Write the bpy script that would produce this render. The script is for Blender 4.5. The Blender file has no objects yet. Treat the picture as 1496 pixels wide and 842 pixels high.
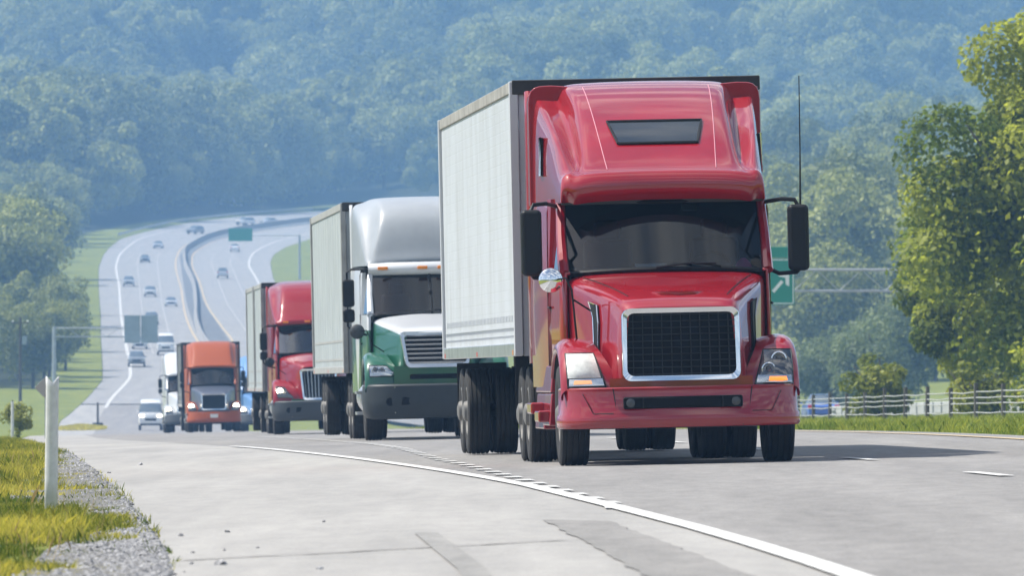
import bpy, bmesh, math, random
import numpy as np
from mathutils import Vector, Matrix

random.seed(7)
rng = np.random.default_rng(11)
scene = bpy.context.scene
C = scene.collection
R = math.radians

# ------------------------------------------------------------------ camera
cam_d = bpy.data.cameras.new('camera')
cam = bpy.data.objects.new('camera', cam_d)
C.objects.link(cam)
cam.location = (0, 0, .84)
cam.rotation_euler = (math.pi / 2 + .00927, 0, 0)
cam_d.sensor_width = 36
cam_d.lens = 361
cam_d.clip_start = .5
cam_d.clip_end = 20000
cam_d.dof.use_dof = True
cam_d.dof.focus_distance = 105
cam_d.dof.aperture_fstop = 13
scene.camera = cam

# ------------------------------------------------------------------ light
SUN = Vector((-.65, .12, 1)).normalized()
world = bpy.data.worlds.new('World')
scene.world = world
world.use_nodes = True
wn = world.node_tree.nodes
sky = wn.new('ShaderNodeTexSky')
sky.sky_type = 'NISHITA'
sky.sun_disc = False
sky.sun_elevation = math.asin(SUN.z)
sky.sun_rotation = math.atan2(SUN.x, SUN.y)
sky.altitude = 400
sky.air_density = 1.0
sky.dust_density = 2.0
sky.ozone_density = 1.0
wn['Background'].inputs['Strength'].default_value = .09
world.node_tree.links.new(sky.outputs[0], wn['Background'].inputs['Color'])
# bright broken cloud (the truck roofs mirror it), all round the sky
WL = world.node_tree.links.new
w_tc = wn.new('ShaderNodeTexCoord'); w_sp = wn.new('ShaderNodeSeparateXYZ'); WL(w_tc.outputs['Generated'], w_sp.inputs[0])
w_z = wn.new('ShaderNodeMath'); w_z.operation = 'MAXIMUM'; w_z.inputs[1].default_value = 0; WL(w_sp.outputs['Z'], w_z.inputs[0])
w_a = wn.new('ShaderNodeMath'); w_a.operation = 'ADD'; w_a.inputs[1].default_value = .14; WL(w_z.outputs[0], w_a.inputs[0])
w_u = wn.new('ShaderNodeMath'); w_u.operation = 'DIVIDE'; WL(w_sp.outputs['X'], w_u.inputs[0]); WL(w_a.outputs[0], w_u.inputs[1])
w_v = wn.new('ShaderNodeMath'); w_v.operation = 'DIVIDE'; WL(w_sp.outputs['Y'], w_v.inputs[0]); WL(w_a.outputs[0], w_v.inputs[1])
w_c = wn.new('ShaderNodeCombineXYZ'); WL(w_u.outputs[0], w_c.inputs['X']); w_k = wn.new('ShaderNodeMath'); w_k.operation = 'MULTIPLY'; w_k.inputs[1].default_value = 1.9; WL(w_v.outputs[0], w_k.inputs[0]); WL(w_k.outputs[0], w_c.inputs['Y'])
w_n = wn.new('ShaderNodeTexNoise'); w_n.inputs['Scale'].default_value = 1.9; w_n.inputs['Detail'].default_value = 8; w_n.inputs['Roughness'].default_value = .55; WL(w_c.outputs[0], w_n.inputs['Vector'])
w_r = wn.new('ShaderNodeValToRGB'); w_r.color_ramp.elements[0].position = .46; w_r.color_ramp.elements[1].position = .64; WL(w_n.outputs['Fac'], w_r.inputs['Fac'])
w_b = wn.new('ShaderNodeBackground'); w_b.inputs['Color'].default_value = (1, .985, .96, 1); w_b.inputs['Strength'].default_value = .9
w_m = wn.new('ShaderNodeMixShader'); WL(w_r.outputs['Color'], w_m.inputs[0]); WL(wn['Background'].outputs[0], w_m.inputs[1]); WL(w_b.outputs[0], w_m.inputs[2])
WL(w_m.outputs[0], wn['World Output'].inputs['Surface'])
sun_d = bpy.data.lights.new('sun', 'SUN')
sun_d.energy = 5.0
sun_d.angle = R(.6)
sun_d.color = (1, .955, .88)
sun = bpy.data.objects.new('sun', sun_d)
C.objects.link(sun)
sun.rotation_euler = SUN.to_track_quat('Z', 'Y').to_euler()
sun.location = (-60, 10, 90)
scene.view_settings.view_transform = 'Standard'
scene.view_settings.look = 'None'
scene.view_settings.exposure = .57
scene.view_settings.gamma = 1
scene.render.engine = 'CYCLES'
scene.cycles.use_denoising = True
scene.cycles.max_bounces = 6
scene.cycles.diffuse_bounces = 2
scene.cycles.glossy_bounces = 3
scene.cycles.transparent_max_bounces = 12
scene.cycles.volume_bounces = 2
scene.cycles.sample_clamp_indirect = 6

# ------------------------------------------------------------------ helpers
def pch(K):
    xs = [k[0] for k in K]; ys = [k[1] for k in K]; n = len(xs)
    h = [xs[i+1]-xs[i] for i in range(n-1)]
    d = [(ys[i+1]-ys[i])/h[i] for i in range(n-1)]
    m = [0.0]*n; m[0] = d[0]; m[-1] = d[-1]
    for i in range(1, n-1):
        if d[i-1]*d[i] > 0:
            w1 = 2*h[i]+h[i-1]; w2 = h[i]+2*h[i-1]
            m[i] = (w1+w2)/(w1/d[i-1]+w2/d[i])
    import bisect
    def f(x):
        x = min(max(x, xs[0]), xs[-1]); i = min(max(bisect.bisect_right(xs, x)-1, 0), n-2)
        t = (x-xs[i])/h[i]; t2 = t*t; t3 = t2*t
        return (2*t3-3*t2+1)*ys[i]+(t3-2*t2+t)*h[i]*m[i]+(-2*t3+3*t2)*ys[i+1]+(t3-t2)*h[i]*m[i+1]
    return f
def lin(K):
    xs = [k[0] for k in K]; ys = [k[1] for k in K]
    return lambda x: float(np.interp(x, xs, ys))
def lerp(a, b, t): return a+(b-a)*t
def sstep(a, b, x):
    if a > b: return 1-sstep(b, a, x)
    t = min(max((x-a)/(b-a), 0), 1); return t*t*(3-2*t)

MATS = {}
def M(name, col, rough=.5, metal=0., coat=0., var=0., vscale=4., bump=0., bscale=40., emit=0., spec=.5, col2=None, lo=.35, hi=.65):
    if name in MATS: return MATS[name]
    m = bpy.data.materials.new(name); m.use_nodes = True
    nt = m.node_tree; b = nt.nodes['Principled BSDF']; L = nt.links.new
    c = (*col, 1)
    b.inputs['Base Color'].default_value = c
    b.inputs['Roughness'].default_value = rough
    b.inputs['Metallic'].default_value = metal
    b.inputs['Coat Weight'].default_value = coat
    b.inputs['Coat Roughness'].default_value = .04
    b.inputs['Specular IOR Level'].default_value = spec
    if emit:
        b.inputs['Emission Color'].default_value = c
        b.inputs['Emission Strength'].default_value = emit
    if var or col2 or bump:
        tc = nt.nodes.new('ShaderNodeTexCoord')
        if var or col2:
            n = nt.nodes.new('ShaderNodeTexNoise'); n.inputs['Scale'].default_value = vscale
            n.inputs['Detail'].default_value = 6; n.inputs['Roughness'].default_value = .65
            L(tc.outputs['Object'], n.inputs['Vector'])
            r = nt.nodes.new('ShaderNodeValToRGB'); L(n.outputs['Fac'], r.inputs['Fac'])
            r.color_ramp.elements[0].position = lo; r.color_ramp.elements[1].position = hi
            c2 = col2 if col2 else tuple(min(1, x*(1+var)) for x in col)
            c1 = col if col2 else tuple(x*(1-var) for x in col)
            r.color_ramp.elements[0].color = (*c1, 1); r.color_ramp.elements[1].color = (*c2, 1)
            L(r.outputs['Color'], b.inputs['Base Color'])
        if bump:
            n2 = nt.nodes.new('ShaderNodeTexNoise'); n2.inputs['Scale'].default_value = bscale
            n2.inputs['Detail'].default_value = 3
            L(tc.outputs['Object'], n2.inputs['Vector'])
            bp = nt.nodes.new('ShaderNodeBump'); bp.inputs['Strength'].default_value = bump
            bp.inputs['Distance'].default_value = .02
            L(n2.outputs['Fac'], bp.inputs['Height']); L(bp.outputs['Normal'], b.inputs['Normal'])
    MATS[name] = m
    return m

def glass_mat(name, tint, refl=.06):
    m = bpy.data.materials.new(name); m.use_nodes = True
    nt = m.node_tree; L = nt.links.new; nt.nodes.remove(nt.nodes['Principled BSDF'])
    out = nt.nodes['Material Output']
    t = nt.nodes.new('ShaderNodeBsdfTransparent'); t.inputs[0].default_value = (*tint, 1)
    g = nt.nodes.new('ShaderNodeBsdfGlossy'); g.inputs['Roughness'].default_value = .02
    g.inputs['Color'].default_value = (1, 1, 1, 1)
    fr = nt.nodes.new('ShaderNodeFresnel'); fr.inputs['IOR'].default_value = 1.5
    ad = nt.nodes.new('ShaderNodeMath'); ad.operation = 'ADD'; ad.inputs[1].default_value = refl; ad.use_clamp = True
    L(fr.outputs[0], ad.inputs[0])
    mx = nt.nodes.new('ShaderNodeMixShader'); L(ad.outputs[0], mx.inputs[0]); L(t.outputs[0], mx.inputs[1]); L(g.outputs[0], mx.inputs[2])
    L(mx.outputs[0], out.inputs['Surface'])
    return m

class B:
    def __init__(s): s.v = []; s.f = []
    def add(s, vs, fs):
        o = len(s.v); s.v += [tuple(map(float, p)) for p in vs]; s.f += [tuple(i+o for i in f) for f in fs]; return s
    def box(s, cx, cy, cz, sx, sy, sz):
        x, y, z = sx/2, sy/2, sz/2
        return s.hexa([(cx-x, cy-y, cz-z), (cx+x, cy-y, cz-z), (cx+x, cy+y, cz-z), (cx-x, cy+y, cz-z),
                       (cx-x, cy-y, cz+z), (cx+x, cy-y, cz+z), (cx+x, cy+y, cz+z), (cx-x, cy+y, cz+z)])
    def span(s, x0, x1, y0, y1, z0, z1): return s.box((x0+x1)/2, (y0+y1)/2, (z0+z1)/2, x1-x0, y1-y0, z1-z0)
    def hexa(s, p):
        return s.add(p, [(0, 3, 2, 1), (4, 5, 6, 7), (0, 1, 5, 4), (1, 2, 6, 5), (2, 3, 7, 6), (3, 0, 4, 7)])
    def tube(s, pts, r, n=8, cap=True):
        pts = [Vector(p) for p in pts]; rings = []
        up = Vector((0, 0, 1))
        for i, p in enumerate(pts):
            d = (pts[min(i+1, len(pts)-1)]-pts[max(i-1, 0)]).normalized()
            a = d.cross(up)
            if a.length < .05: a = d.cross(Vector((0, 1, 0)))
            a.normalize(); b = a.cross(d)
            rr = r[i] if isinstance(r, (list, tuple)) else r
            rings.append([p+rr*(math.cos(t)*a+math.sin(t)*b) for t in [2*math.pi*k/n for k in range(n)]])
        return s.loft(rings, True, cap, cap)
    def loft(s, rings, closed=False, c0=False, c1=False):
        n = len(rings[0]); vs = [p for r in rings for p in r]; fs = []
        for i in range(len(rings)-1):
            for j in range(n if closed else n-1):
                k = (j+1) % n
                fs.append((i*n+j, i*n+k, (i+1)*n+k, (i+1)*n+j))
        if c0: fs.append(tuple(reversed(range(n))))
        if c1: fs.append(tuple(range((len(rings)-1)*n, len(rings)*n)))
        return s.add(vs, fs)
    def lathe(s, prof, c, n=32, axis='x', c0=False, c1=False):
        rings = []
        for a, r in prof:
            ring = []
            for k in range(n):
                t = 2*math.pi*k/n; u, w = r*math.cos(t), r*math.sin(t)
                ring.append((c[0]+a, c[1]+u, c[2]+w) if axis == 'x' else (c[0]+u, c[1]+a, c[2]+w) if axis == 'y' else (c[0]+u, c[1]+w, c[2]+a))
            rings.append(ring)
        return s.loft(rings, True, c0, c1)
    def poly(s, pts): return s.add(pts, [tuple(range(len(pts)))])
    def slab(s, pts, d):
        d = Vector(d); n = len(pts); vs = [Vector(p) for p in pts]; vs += [p+d for p in vs]
        return s.add(vs, [tuple(reversed(range(n))), tuple(range(n, 2*n))]+[(i, (i+1) % n, (i+1) % n+n, i+n) for i in range(n)])
    def mesh(s, name):
        me = bpy.data.meshes.new(name); me.from_pydata(s.v, [], s.f)
        bm = bmesh.new(); bm.from_mesh(me); bmesh.ops.recalc_face_normals(bm, faces=bm.faces); bm.to_mesh(me); bm.free()
        return me
    def build(s, name, mat, parent=None, bevel=0, smooth=35, sub=0, solid=0, seg=2):
        return finish(name, s.mesh(name), mat, parent, bevel, smooth, sub, solid, seg)

def finish(name, me, mat, parent=None, bevel=0, smooth=35, sub=0, solid=0, seg=2):
    me.materials.clear(); me.materials.append(mat)
    if smooth:
        me.shade_smooth()
        if not sub: me.set_sharp_from_angle(angle=R(smooth))
    o = bpy.data.objects.new(name, me); C.objects.link(o)
    if parent: o.parent = parent
    if solid:
        md = o.modifiers.new('solid', 'SOLIDIFY'); md.thickness = solid; md.offset = -1
    if bevel:
        md = o.modifiers.new('bevel', 'BEVEL'); md.width = bevel; md.segments = seg; md.limit_method = 'ANGLE'; md.angle_limit = R(40)
        md.harden_normals = True
    if sub:
        md = o.modifiers.new('sub', 'SUBSURF'); md.levels = sub; md.render_levels = sub
    return o

def tag(o, label, cat, group=None):
    o['label'] = label; o['category'] = cat
    if group: o['group'] = group
    return o
def empty(name, loc=(0, 0, 0), rot=(0, 0, 0), parent=None):
    o = bpy.data.objects.new(name, None); C.objects.link(o)
    o.location = loc; o.rotation_euler = rot; o.empty_display_size = .2
    if parent: o.parent = parent
    return o
KIDS = {}
def copy_tree(o, parent=None):
    c = o.copy(); C.objects.link(c); c.parent = parent
    for ch in o.children: copy_tree(ch, c)
    return c
def struct(o, kind='structure'):
    o['kind'] = kind; return o

# ------------------------------------------------------------------ the lie of the land (world metres; Y runs away from the camera)
zr = pch([(-300, 0), (0, 0), (60, 0.0), (104, .025), (140, 0.0), (178, -.12), (270, -.5), (459, -1.36), (600, -2.1), (750, -2.85), (850, -3.1), (920, -2.8), (1000, -1.2), (1110, 2.3), (1300, 7.3), (1600, 13.6), (1740, 18), (2000, 27.2), (2150, 33), (2250, 36.5), (2450, 41.7), (2700, 46), (9000, 46)])
xc = pch([(-300, -2), (0, 2.6), (45, 2.9), (72, 2.5), (104, 1.70), (178, -1.35), (270, -5.08), (459, -13.3), (909, -32), (1110, -40.3), (1300, -49.5), (1740, -66), (9000, -66)])
def bank(D):
    return .022 if D < 200 else (.022-.002*(D-200)/300 if D < 500 else max(0, .02*(1-(D-500)/500)))
def zg(X, D): return zr(D)+bank(D)*min(max(X-xc(D), -16), 42)

EDGE_L = [(-6, -310), (-2.2, 0), (-1.66, 50), (-1.92, 56.7), (-2.41, 67.7), (-3.02, 81.1), (-3.52, 91.3), (-4.43, 109.3), (-5.46, 129.4), (-6.54, 150.2), (-9.74, 212.3), (-14.4, 300.8), (-21.5, 459), (-31, 700), (-38, 850), (-41.2, 938), (-41.9, 997), (-42.8, 1074), (-44.6, 1119), (-51.4, 1284), (-60.1, 1500), (-70.1, 1741), (-74.5, 1852), (-77.4, 1947), (-78.5, 2002), (-79.0, 2067), (-77.1, 2111), (-72.6, 2188), (-66.1, 2264), (-57.8, 2355), (-46.8, 2478), (-10, 2700)]
FOG_L = [(-39.0, 985), (-39.8, 1025), (-40.1, 1074), (-41.3, 1111), (-45.1, 1202), (-52.2, 1375), (-65.5, 1712), (-72.5, 1884), (-74.8, 1975), (-75.3, 2051), (-72.1, 2129), (-65.6, 2195), (-55.8, 2275), (-44.4, 2355), (-12, 2500)]
YEL_L = [(8, -310), (9.6, 0), (8.8, 46), (7.6, 85), (6.36, 127.6), (5.98, 137.6), (5.48, 149), (4.85, 168.3), (.75, 270), (-7.5, 459), (-16.5, 700), (-25.5, 909), (-29.2, 1000), (-34.9, 1169), (-40.8, 1307), (-53.7, 1669), (-63.0, 1931), (-64.3, 2002), (-63.3, 2072), (-59.3, 2155), (-51.3, 2210), (-43.1, 2287), (-8, 2420)]
BARR = [(-34.1, 1169), (-39.0, 1284), (-53.0, 1712), (-60.5, 1899), (-62.9, 1991), (-62.0, 2062), (-58.0, 2130), (-52.5, 2175), (-42.5, 2253), (-7, 2390)]
YEL_R = [(-31.7, 1169), (-33.7, 1239), (-37.4, 1328), (-47.9, 1603), (-53.0, 1741), (-58.5, 1878), (-60.6, 1965), (-60.0, 2035), (-56.7, 2094), (-51.6, 2142), (-41.0, 2217), (-6, 2350)]
FOG_R = [(-23.8, 1169), (-29.0, 1328), (-38.0, 1603), (-44.0, 1766), (-48.4, 1890), (-49.3, 1958), (-48.2, 2024), (-43.3, 2100), (-37.7, 2150), (-4, 2280)]
EDGE_R = [(40, 100), (31, 300), (16, 700), (-4, 909), (-21, 1169), (-26.4, 1328), (-35.1, 1603), (-41.1, 1766), (-44.4, 1885), (-45.2, 1947), (-44.2, 2008), (-39.9, 2088), (-34, 2128), (-2, 2250)]
R_LEFT = [(41, 100), (32, 285), (22.8, 430), (14.9, 555), (5.7, 700), (-9, 909), (-22, 1050), (-31.7, 1169)]     # near edge of the far carriageway
R_RIGHT = [(53, 100), (44, 285), (34, 430), (26, 555), (16.5, 700), (2, 909), (-10, 1050), (-20.9, 1169)]
fx = lambda P: lin([(d, x) for x, d in P])
XL = fx(EDGE_L); XY = fx(YEL_L)
XR1 = lambda D: XY(D)+(.75 if D < 1000 else 1.2)
XRR = fx(R_RIGHT[:-1]+EDGE_R[5:]+[(40, 2420), (200, 2600)])

def hills(X, D):
    z = 0.
    crest = 175 - 95*sstep(120, 185, X) + 6*math.sin(X*.021+1)
    up = sstep(2780, 3760, D+40*math.sin(X*.017+.5)+25*math.sin(X*.043))
    dn = 1-.75*sstep(3800, 4300, D)
    h1 = crest*up*dn
    h1 += (11*math.sin(X*.047+D*.007)+7*math.sin(X*.09-D*.011+1))*sstep(2800, 3100, D)*dn
    h2 = 260*sstep(4300, 5500, D)
    z = max(h1, h2)
    z += 26*math.exp(-((X-12)/52)**2-((D-2720)/150)**2)
    return z
def terrain(X, D):
    base = zg(X, D)
    l = XL(D)-X; r = X-XRR(D)
    z = base
    if l > 0:
        z += sstep(1150, 1500, D)*min(.10*max(0, l-12), 14)
        if D < 900: z += -.0*l + .10*sstep(.3, 3, l)*(1-sstep(160, 260, D)) - .9*sstep(3, 25, l)*sstep(220, 400, D)*(1-sstep(700, 900, D))
    if r > 0:
        z += sstep(700, 1300, D)*min(.11*max(0, r-14), 16)
        if D < 700: z += .05*max(0, r-6)
    if D < -310: z += 60*sstep(-310, -680, D)  # unseen hill added behind the camera to darken reflections in the truck paint
    if D > 2480: z += hills(X, D)
    z += .5*math.sin(X*.11+D*.03)*sstep(1200, 1500, D)*(1 if (l > 14 or r > 14) else 0)
    return z

def strip(name, P, Q, mat, n=6, dz=.0, zf=None, dmax=1850., step=None, parent=None):
    """sheet between two plan polylines P and Q [(x, y)...]; rows match by y up to dmax and by arc length beyond"""
    zf = zf or zg
    fp, fq = fx(P), fx(Q)
    d0 = max(P[0][1], Q[0][1]); dend = min(P[-1][1], Q[-1][1], dmax)
    rows = []; D = d0
    while D < dend:
        rows.append(((fp(D), D), (fq(D), D)))
        D += step if step else (2. if D < 160 else 4 if D < 320 else 8 if D < 1000 else 12)
    rows.append(((fp(dend), dend), (fq(dend), dend)))
    if dend == dmax:
        def tail(P, f):
            pts = [(f(dmax), dmax)]+[p for p in P if p[1] > dmax]
            return resample(pts, 70)
        rows += list(zip(tail(P, fp), tail(Q, fq)))[1:]
    b = B()
    b.loft([[(lerp(p[0], q[0], k/n), lerp(p[1], q[1], k/n), zf(lerp(p[0], q[0], k/n), lerp(p[1], q[1], k/n))+dz) for k in range(n+1)] for p, q in rows])
    return b.build(name, mat, parent, smooth=80)
def resample(pts, n):
    a = np.array(pts, float); s = np.r_[0, np.cumsum(np.hypot(*np.diff(a, axis=0).T))]
    t = np.linspace(0, s[-1], n)
    return list(zip(np.interp(t, s, a[:, 0]).tolist(), np.interp(t, s, a[:, 1]).tolist()))
def offset_line(P, w):
    """a polyline moved sideways by w metres (to +x)"""
    out = []
    for i, p in enumerate(P):
        a = P[max(i-1, 0)]; c = P[min(i+1, len(P)-1)]
        d = Vector((c[0]-a[0], c[1]-a[1])).normalized()
        out.append((p[0]+d.y*w, p[1]-d.x*w))
    return out
def smooth_line(P, lo=None, hi=None):
    """denser, rounded version of a plan polyline"""
    f = pch([(d, x) for x, d in P])
    ds = []
    for i in range(len(P)-1):
        k = max(1, int((P[i+1][1]-P[i][1])/12)); ds += [lerp(P[i][1], P[i+1][1], j/k) for j in range(k)]
    ds.append(P[-1][1])
    return [(f(d), d) for d in ds if (lo is None or d >= lo) and (hi is None or d <= hi)]
def paint(name, P, w, mat, dz=.012):
    S = resample(P, max(8, int(len(P)*2)))
    return struct(strip2(name, offset_line(S, -w/2), offset_line(S, w/2), mat, dz))
def strip2(name, P, Q, mat, dz):
    b = B(); b.loft([[(p[0], p[1], zg(*p)+dz), (q[0], q[1], zg(*q)+dz)] for p, q in zip(P, Q)])
    return b.build(name, mat, smooth=80)

# ---- ground materials
def ground_mat():
    m = bpy.data.materials.new('turf and forest floor'); m.use_nodes = True
    nt = m.node_tree; L = nt.links.new; b = nt.nodes['Principled BSDF']
    tc = nt.nodes.new('ShaderNodeTexCoord')
    n = nt.nodes.new('ShaderNodeTexNoise'); n.inputs['Scale'].default_value = .35; n.inputs['Detail'].default_value = 9; n.inputs['Roughness'].default_value = .7
    L(tc.outputs['Object'], n.inputs['Vector'])
    r = nt.nodes.new('ShaderNodeValToRGB'); L(n.outputs['Fac'], r.inputs['Fac'])
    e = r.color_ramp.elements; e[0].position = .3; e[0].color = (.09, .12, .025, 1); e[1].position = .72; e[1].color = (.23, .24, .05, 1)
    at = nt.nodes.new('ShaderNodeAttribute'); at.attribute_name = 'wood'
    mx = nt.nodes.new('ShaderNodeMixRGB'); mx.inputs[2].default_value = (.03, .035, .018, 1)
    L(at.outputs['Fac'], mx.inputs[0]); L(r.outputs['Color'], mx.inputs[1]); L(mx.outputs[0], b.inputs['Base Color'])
    b.inputs['Roughness'].default_value = .95; b.inputs['Specular IOR Level'].default_value = .1
    return m
def asphalt_mat(name, c1, c2, speck=.09, mott=.80):
    m = bpy.data.materials.new(name); m.use_nodes = True
    nt = m.node_tree; L = nt.links.new; b = nt.nodes['Principled BSDF']
    tc = nt.nodes.new('ShaderNodeTexCoord')
    mp = nt.nodes.new('ShaderNodeMapping'); mp.inputs['Scale'].default_value = (1.1, .055, 1); mp.inputs['Rotation'].default_value = (0, 0, R(-2.4))
    L(tc.outputs['Object'], mp.inputs['Vector'])
    n = nt.nodes.new('ShaderNodeTexNoise'); n.inputs['Scale'].default_value = 1.0; n.inputs['Detail'].default_value = 7; n.inputs['Roughness'].default_value = .62
    L(mp.outputs[0], n.inputs['Vector'])
    r = nt.nodes.new('ShaderNodeValToRGB'); L(n.outputs['Fac'], r.inputs['Fac'])
    r.color_ramp.elements[0].position = .32; r.color_ramp.elements[0].color = (*c1, 1)
    r.color_ramp.elements[1].position = .66; r.color_ramp.elements[1].color = (*c2, 1)
    n2 = nt.nodes.new('ShaderNodeTexNoise'); n2.inputs['Scale'].default_value = 55; n2.inputs['Detail'].default_value = 3
    L(tc.outputs['Object'], n2.inputs['Vector'])
    r2 = nt.nodes.new('ShaderNodeValToRGB'); L(n2.outputs['Fac'], r2.inputs['Fac'])
    lo, hi = 1-speck*4, 1+speck
    r2.color_ramp.elements[0].position = .34; r2.color_ramp.elements[0].color = (lo, lo, lo, 1)
    r2.color_ramp.elements[1].position = .6; r2.color_ramp.elements[1].color = (hi, hi, hi, 1)
    mu = nt.nodes.new('ShaderNodeMixRGB'); mu.blend_type = 'MULTIPLY'; mu.inputs[0].default_value = 1
    L(r.outputs[0], mu.inputs[1]); L(r2.outputs[0], mu.inputs[2]); L(mu.outputs[0], b.inputs['Base Color'])
    n3 = nt.nodes.new('ShaderNodeTexNoise'); n3.inputs['Scale'].default_value = 5; n3.inputs['Detail'].default_value = 8; n3.inputs['Roughness'].default_value = .75
    mp3 = nt.nodes.new('ShaderNodeMapping'); mp3.inputs['Scale'].default_value = (1, .16, 1); L(tc.outputs['Object'], mp3.inputs[0]); L(mp3.outputs[0], n3.inputs['Vector'])
    r3 = nt.nodes.new('ShaderNodeValToRGB'); L(n3.outputs['Fac'], r3.inputs['Fac'])
    r3.color_ramp.elements[0].position = .33; r3.color_ramp.elements[0].color = (mott, mott, mott, 1)
    r3.color_ramp.elements[1].position = .62; r3.color_ramp.elements[1].color = (1.05, 1.05, 1.04, 1)
    mu3 = nt.nodes.new('ShaderNodeMixRGB'); mu3.blend_type = 'MULTIPLY'; mu3.inputs[0].default_value = 1
    L(mu.outputs[0], mu3.inputs[1]); L(r3.outputs[0], mu3.inputs[2]); L(mu3.outputs[0], b.inputs['Base Color'])
    b.inputs['Roughness'].default_value = .8; b.inputs['Specular IOR Level'].default_value = .25
    bp = nt.nodes.new('ShaderNodeBump'); bp.inputs['Strength'].default_value = .25; bp.inputs['Distance'].default_value = .01
    L(n2.outputs['Fac'], bp.inputs['Height']); L(bp.outputs['Normal'], b.inputs['Normal'])
    return m
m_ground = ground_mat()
m_lane = asphalt_mat('travel lane asphalt', (.215, .208, .203), (.28, .271, .264))
m_shoulder = asphalt_mat('sun bleached shoulder asphalt', (.27, .264, .256), (.35, .341, .328), .05, .90)
m_patch = asphalt_mat('dark patched asphalt', (.215, .208, .201), (.28, .271, .262), .08)
m_inner = asphalt_mat('dark inner shoulder asphalt', (.13, .14, .155), (.17, .18, .195))
m_white = M('worn white road paint', (.36, .355, .345), .75, col2=(.60, .60, .585), vscale=7, lo=.36, hi=.54)
m_oldwhite = M('greyed white road paint', (.46, .46, .45), .75, var=.12, vscale=7)
m_yellow = M('faded yellow road paint', (.48, .37, .21), .7, var=.1, vscale=6)

# ---- ground sheet
def build_ground():
    Ds = []; D = -900.
    while D < 6000:
        Ds.append(D)
        D += 20 if D < 0 else 5 if D < 40 else 2 if D < 160 else 4 if D < 320 else 10 if D < 1000 else 15 if D < 2500 else 28 if D < 4400 else 60
    Ds += [6000, 6500, 7500, 9000]
    lo = [2500, 1200, 600, 350, 250, 190, 150, 120, 95, 75, 60, 48, 38, 30, 24, 19, 15, 12, 9, 7, 5, 3.5, 2.4, 1.6, 1., .55, .25, .06]
    rings = []
    for D in Ds:
        xl, xr = XL(D), XRR(D); row = []
        if D > 2480:
            t = sstep(2480, 2900, D); xl = lerp(xl, -20, t); xr = lerp(xr, 20, t)
        for o in lo: row.append((xl-o, D, terrain(xl-o, D)))
        for k in range(15):
            x = lerp(xl, xr, k/14); a = XR1(D)
            cut = .10 if D < 400 else .35
            z = zg(x, D)-cut if -310 < D < 2500 else terrain(x, D)
            row.append((x, D, z))
        for o in reversed(lo): row.append((xr+o, D, terrain(xr+o, D)))
        rings.append(row)
    b = B(); b.loft(rings)
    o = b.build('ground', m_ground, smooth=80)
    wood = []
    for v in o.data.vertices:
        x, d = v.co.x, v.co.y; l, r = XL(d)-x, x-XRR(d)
        w = 1. if d > 2500 or d < -330 else sstep(9, 12, l)*sstep(1250, 1320, d)+sstep(12, 16, r)*sstep(700, 950, d)+sstep(5, 7, l)*sstep(1050, 1062, d)*(1-sstep(1240, 1300, d))  # the added hill behind the camera takes the dark wood tone too
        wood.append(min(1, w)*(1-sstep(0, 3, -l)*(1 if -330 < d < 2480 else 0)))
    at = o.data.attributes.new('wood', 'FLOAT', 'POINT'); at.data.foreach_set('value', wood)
    return struct(o)
ground = build_ground()

# ---- carriageways
EL = smooth_line(EDGE_L, None, 2478); YL = smooth_line(YEL_L)
SOLID = [(2.6, 0), (1.95, 25), (1.52, 46.3), (1.36, 53.3), (1.06, 63.2), (.61, 74.9), (.07, 88), (-.73, 102), (-1.82, 119.8), (-2.61, 131.6), (-3.41, 142.8), (-4.2, 154.1), (-8.2, 220), (-11.3, 280), (-19.2, 459), (-34.5, 850), (-38, 940), (-39.0, 985)]
SL = smooth_line(SOLID)
SOLIDX = [(.5, -310)]+SOLID
inner_edge = [(XR1(d), d) for d in [p[1] for p in YL] if d < 1169]
struct(strip('shoulder', EDGE_L[:17], SOLIDX+[(-39.2, 997)], m_shoulder, 6, 0., dmax=1e9))
near_r = [(XR1(d), d) for x, d in YEL_L if d <= 1000]
struct(strip('road', SOLIDX+[(-39.2, 997)], near_r, m_lane, 8, 0.))
m_far = asphalt_mat('pale far concrete', (.235, .232, .23), (.285, .28, .277), .03, .93)
struct(strip('road', [p for p in EDGE_L if p[1] >= 997], [(XR1(1000), 1000), (XR1(1100), 1100)]+BARR, m_far, 10, 0.002))
struct(strip('road', BARR, [(-20.9, 1169)]+EDGE_R[5:], m_far, 10, 0.002))
struct(strip('road', R_LEFT, R_RIGHT, m_lane, 6, .03, zf=zg, dmax=1e9))
# dark inner shoulders either side of the median barrier
struct(strip('road_shoulder', [(x+.5, d) for x, d in YEL_L if d >= 1169], [(x-.3, d) for x, d in BARR], m_inner, 2, .02))
struct(strip('road_shoulder', [(x+.3, d) for x, d in BARR], [(x-.3, d) for x, d in YEL_R], m_inner, 2, .02))
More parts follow.
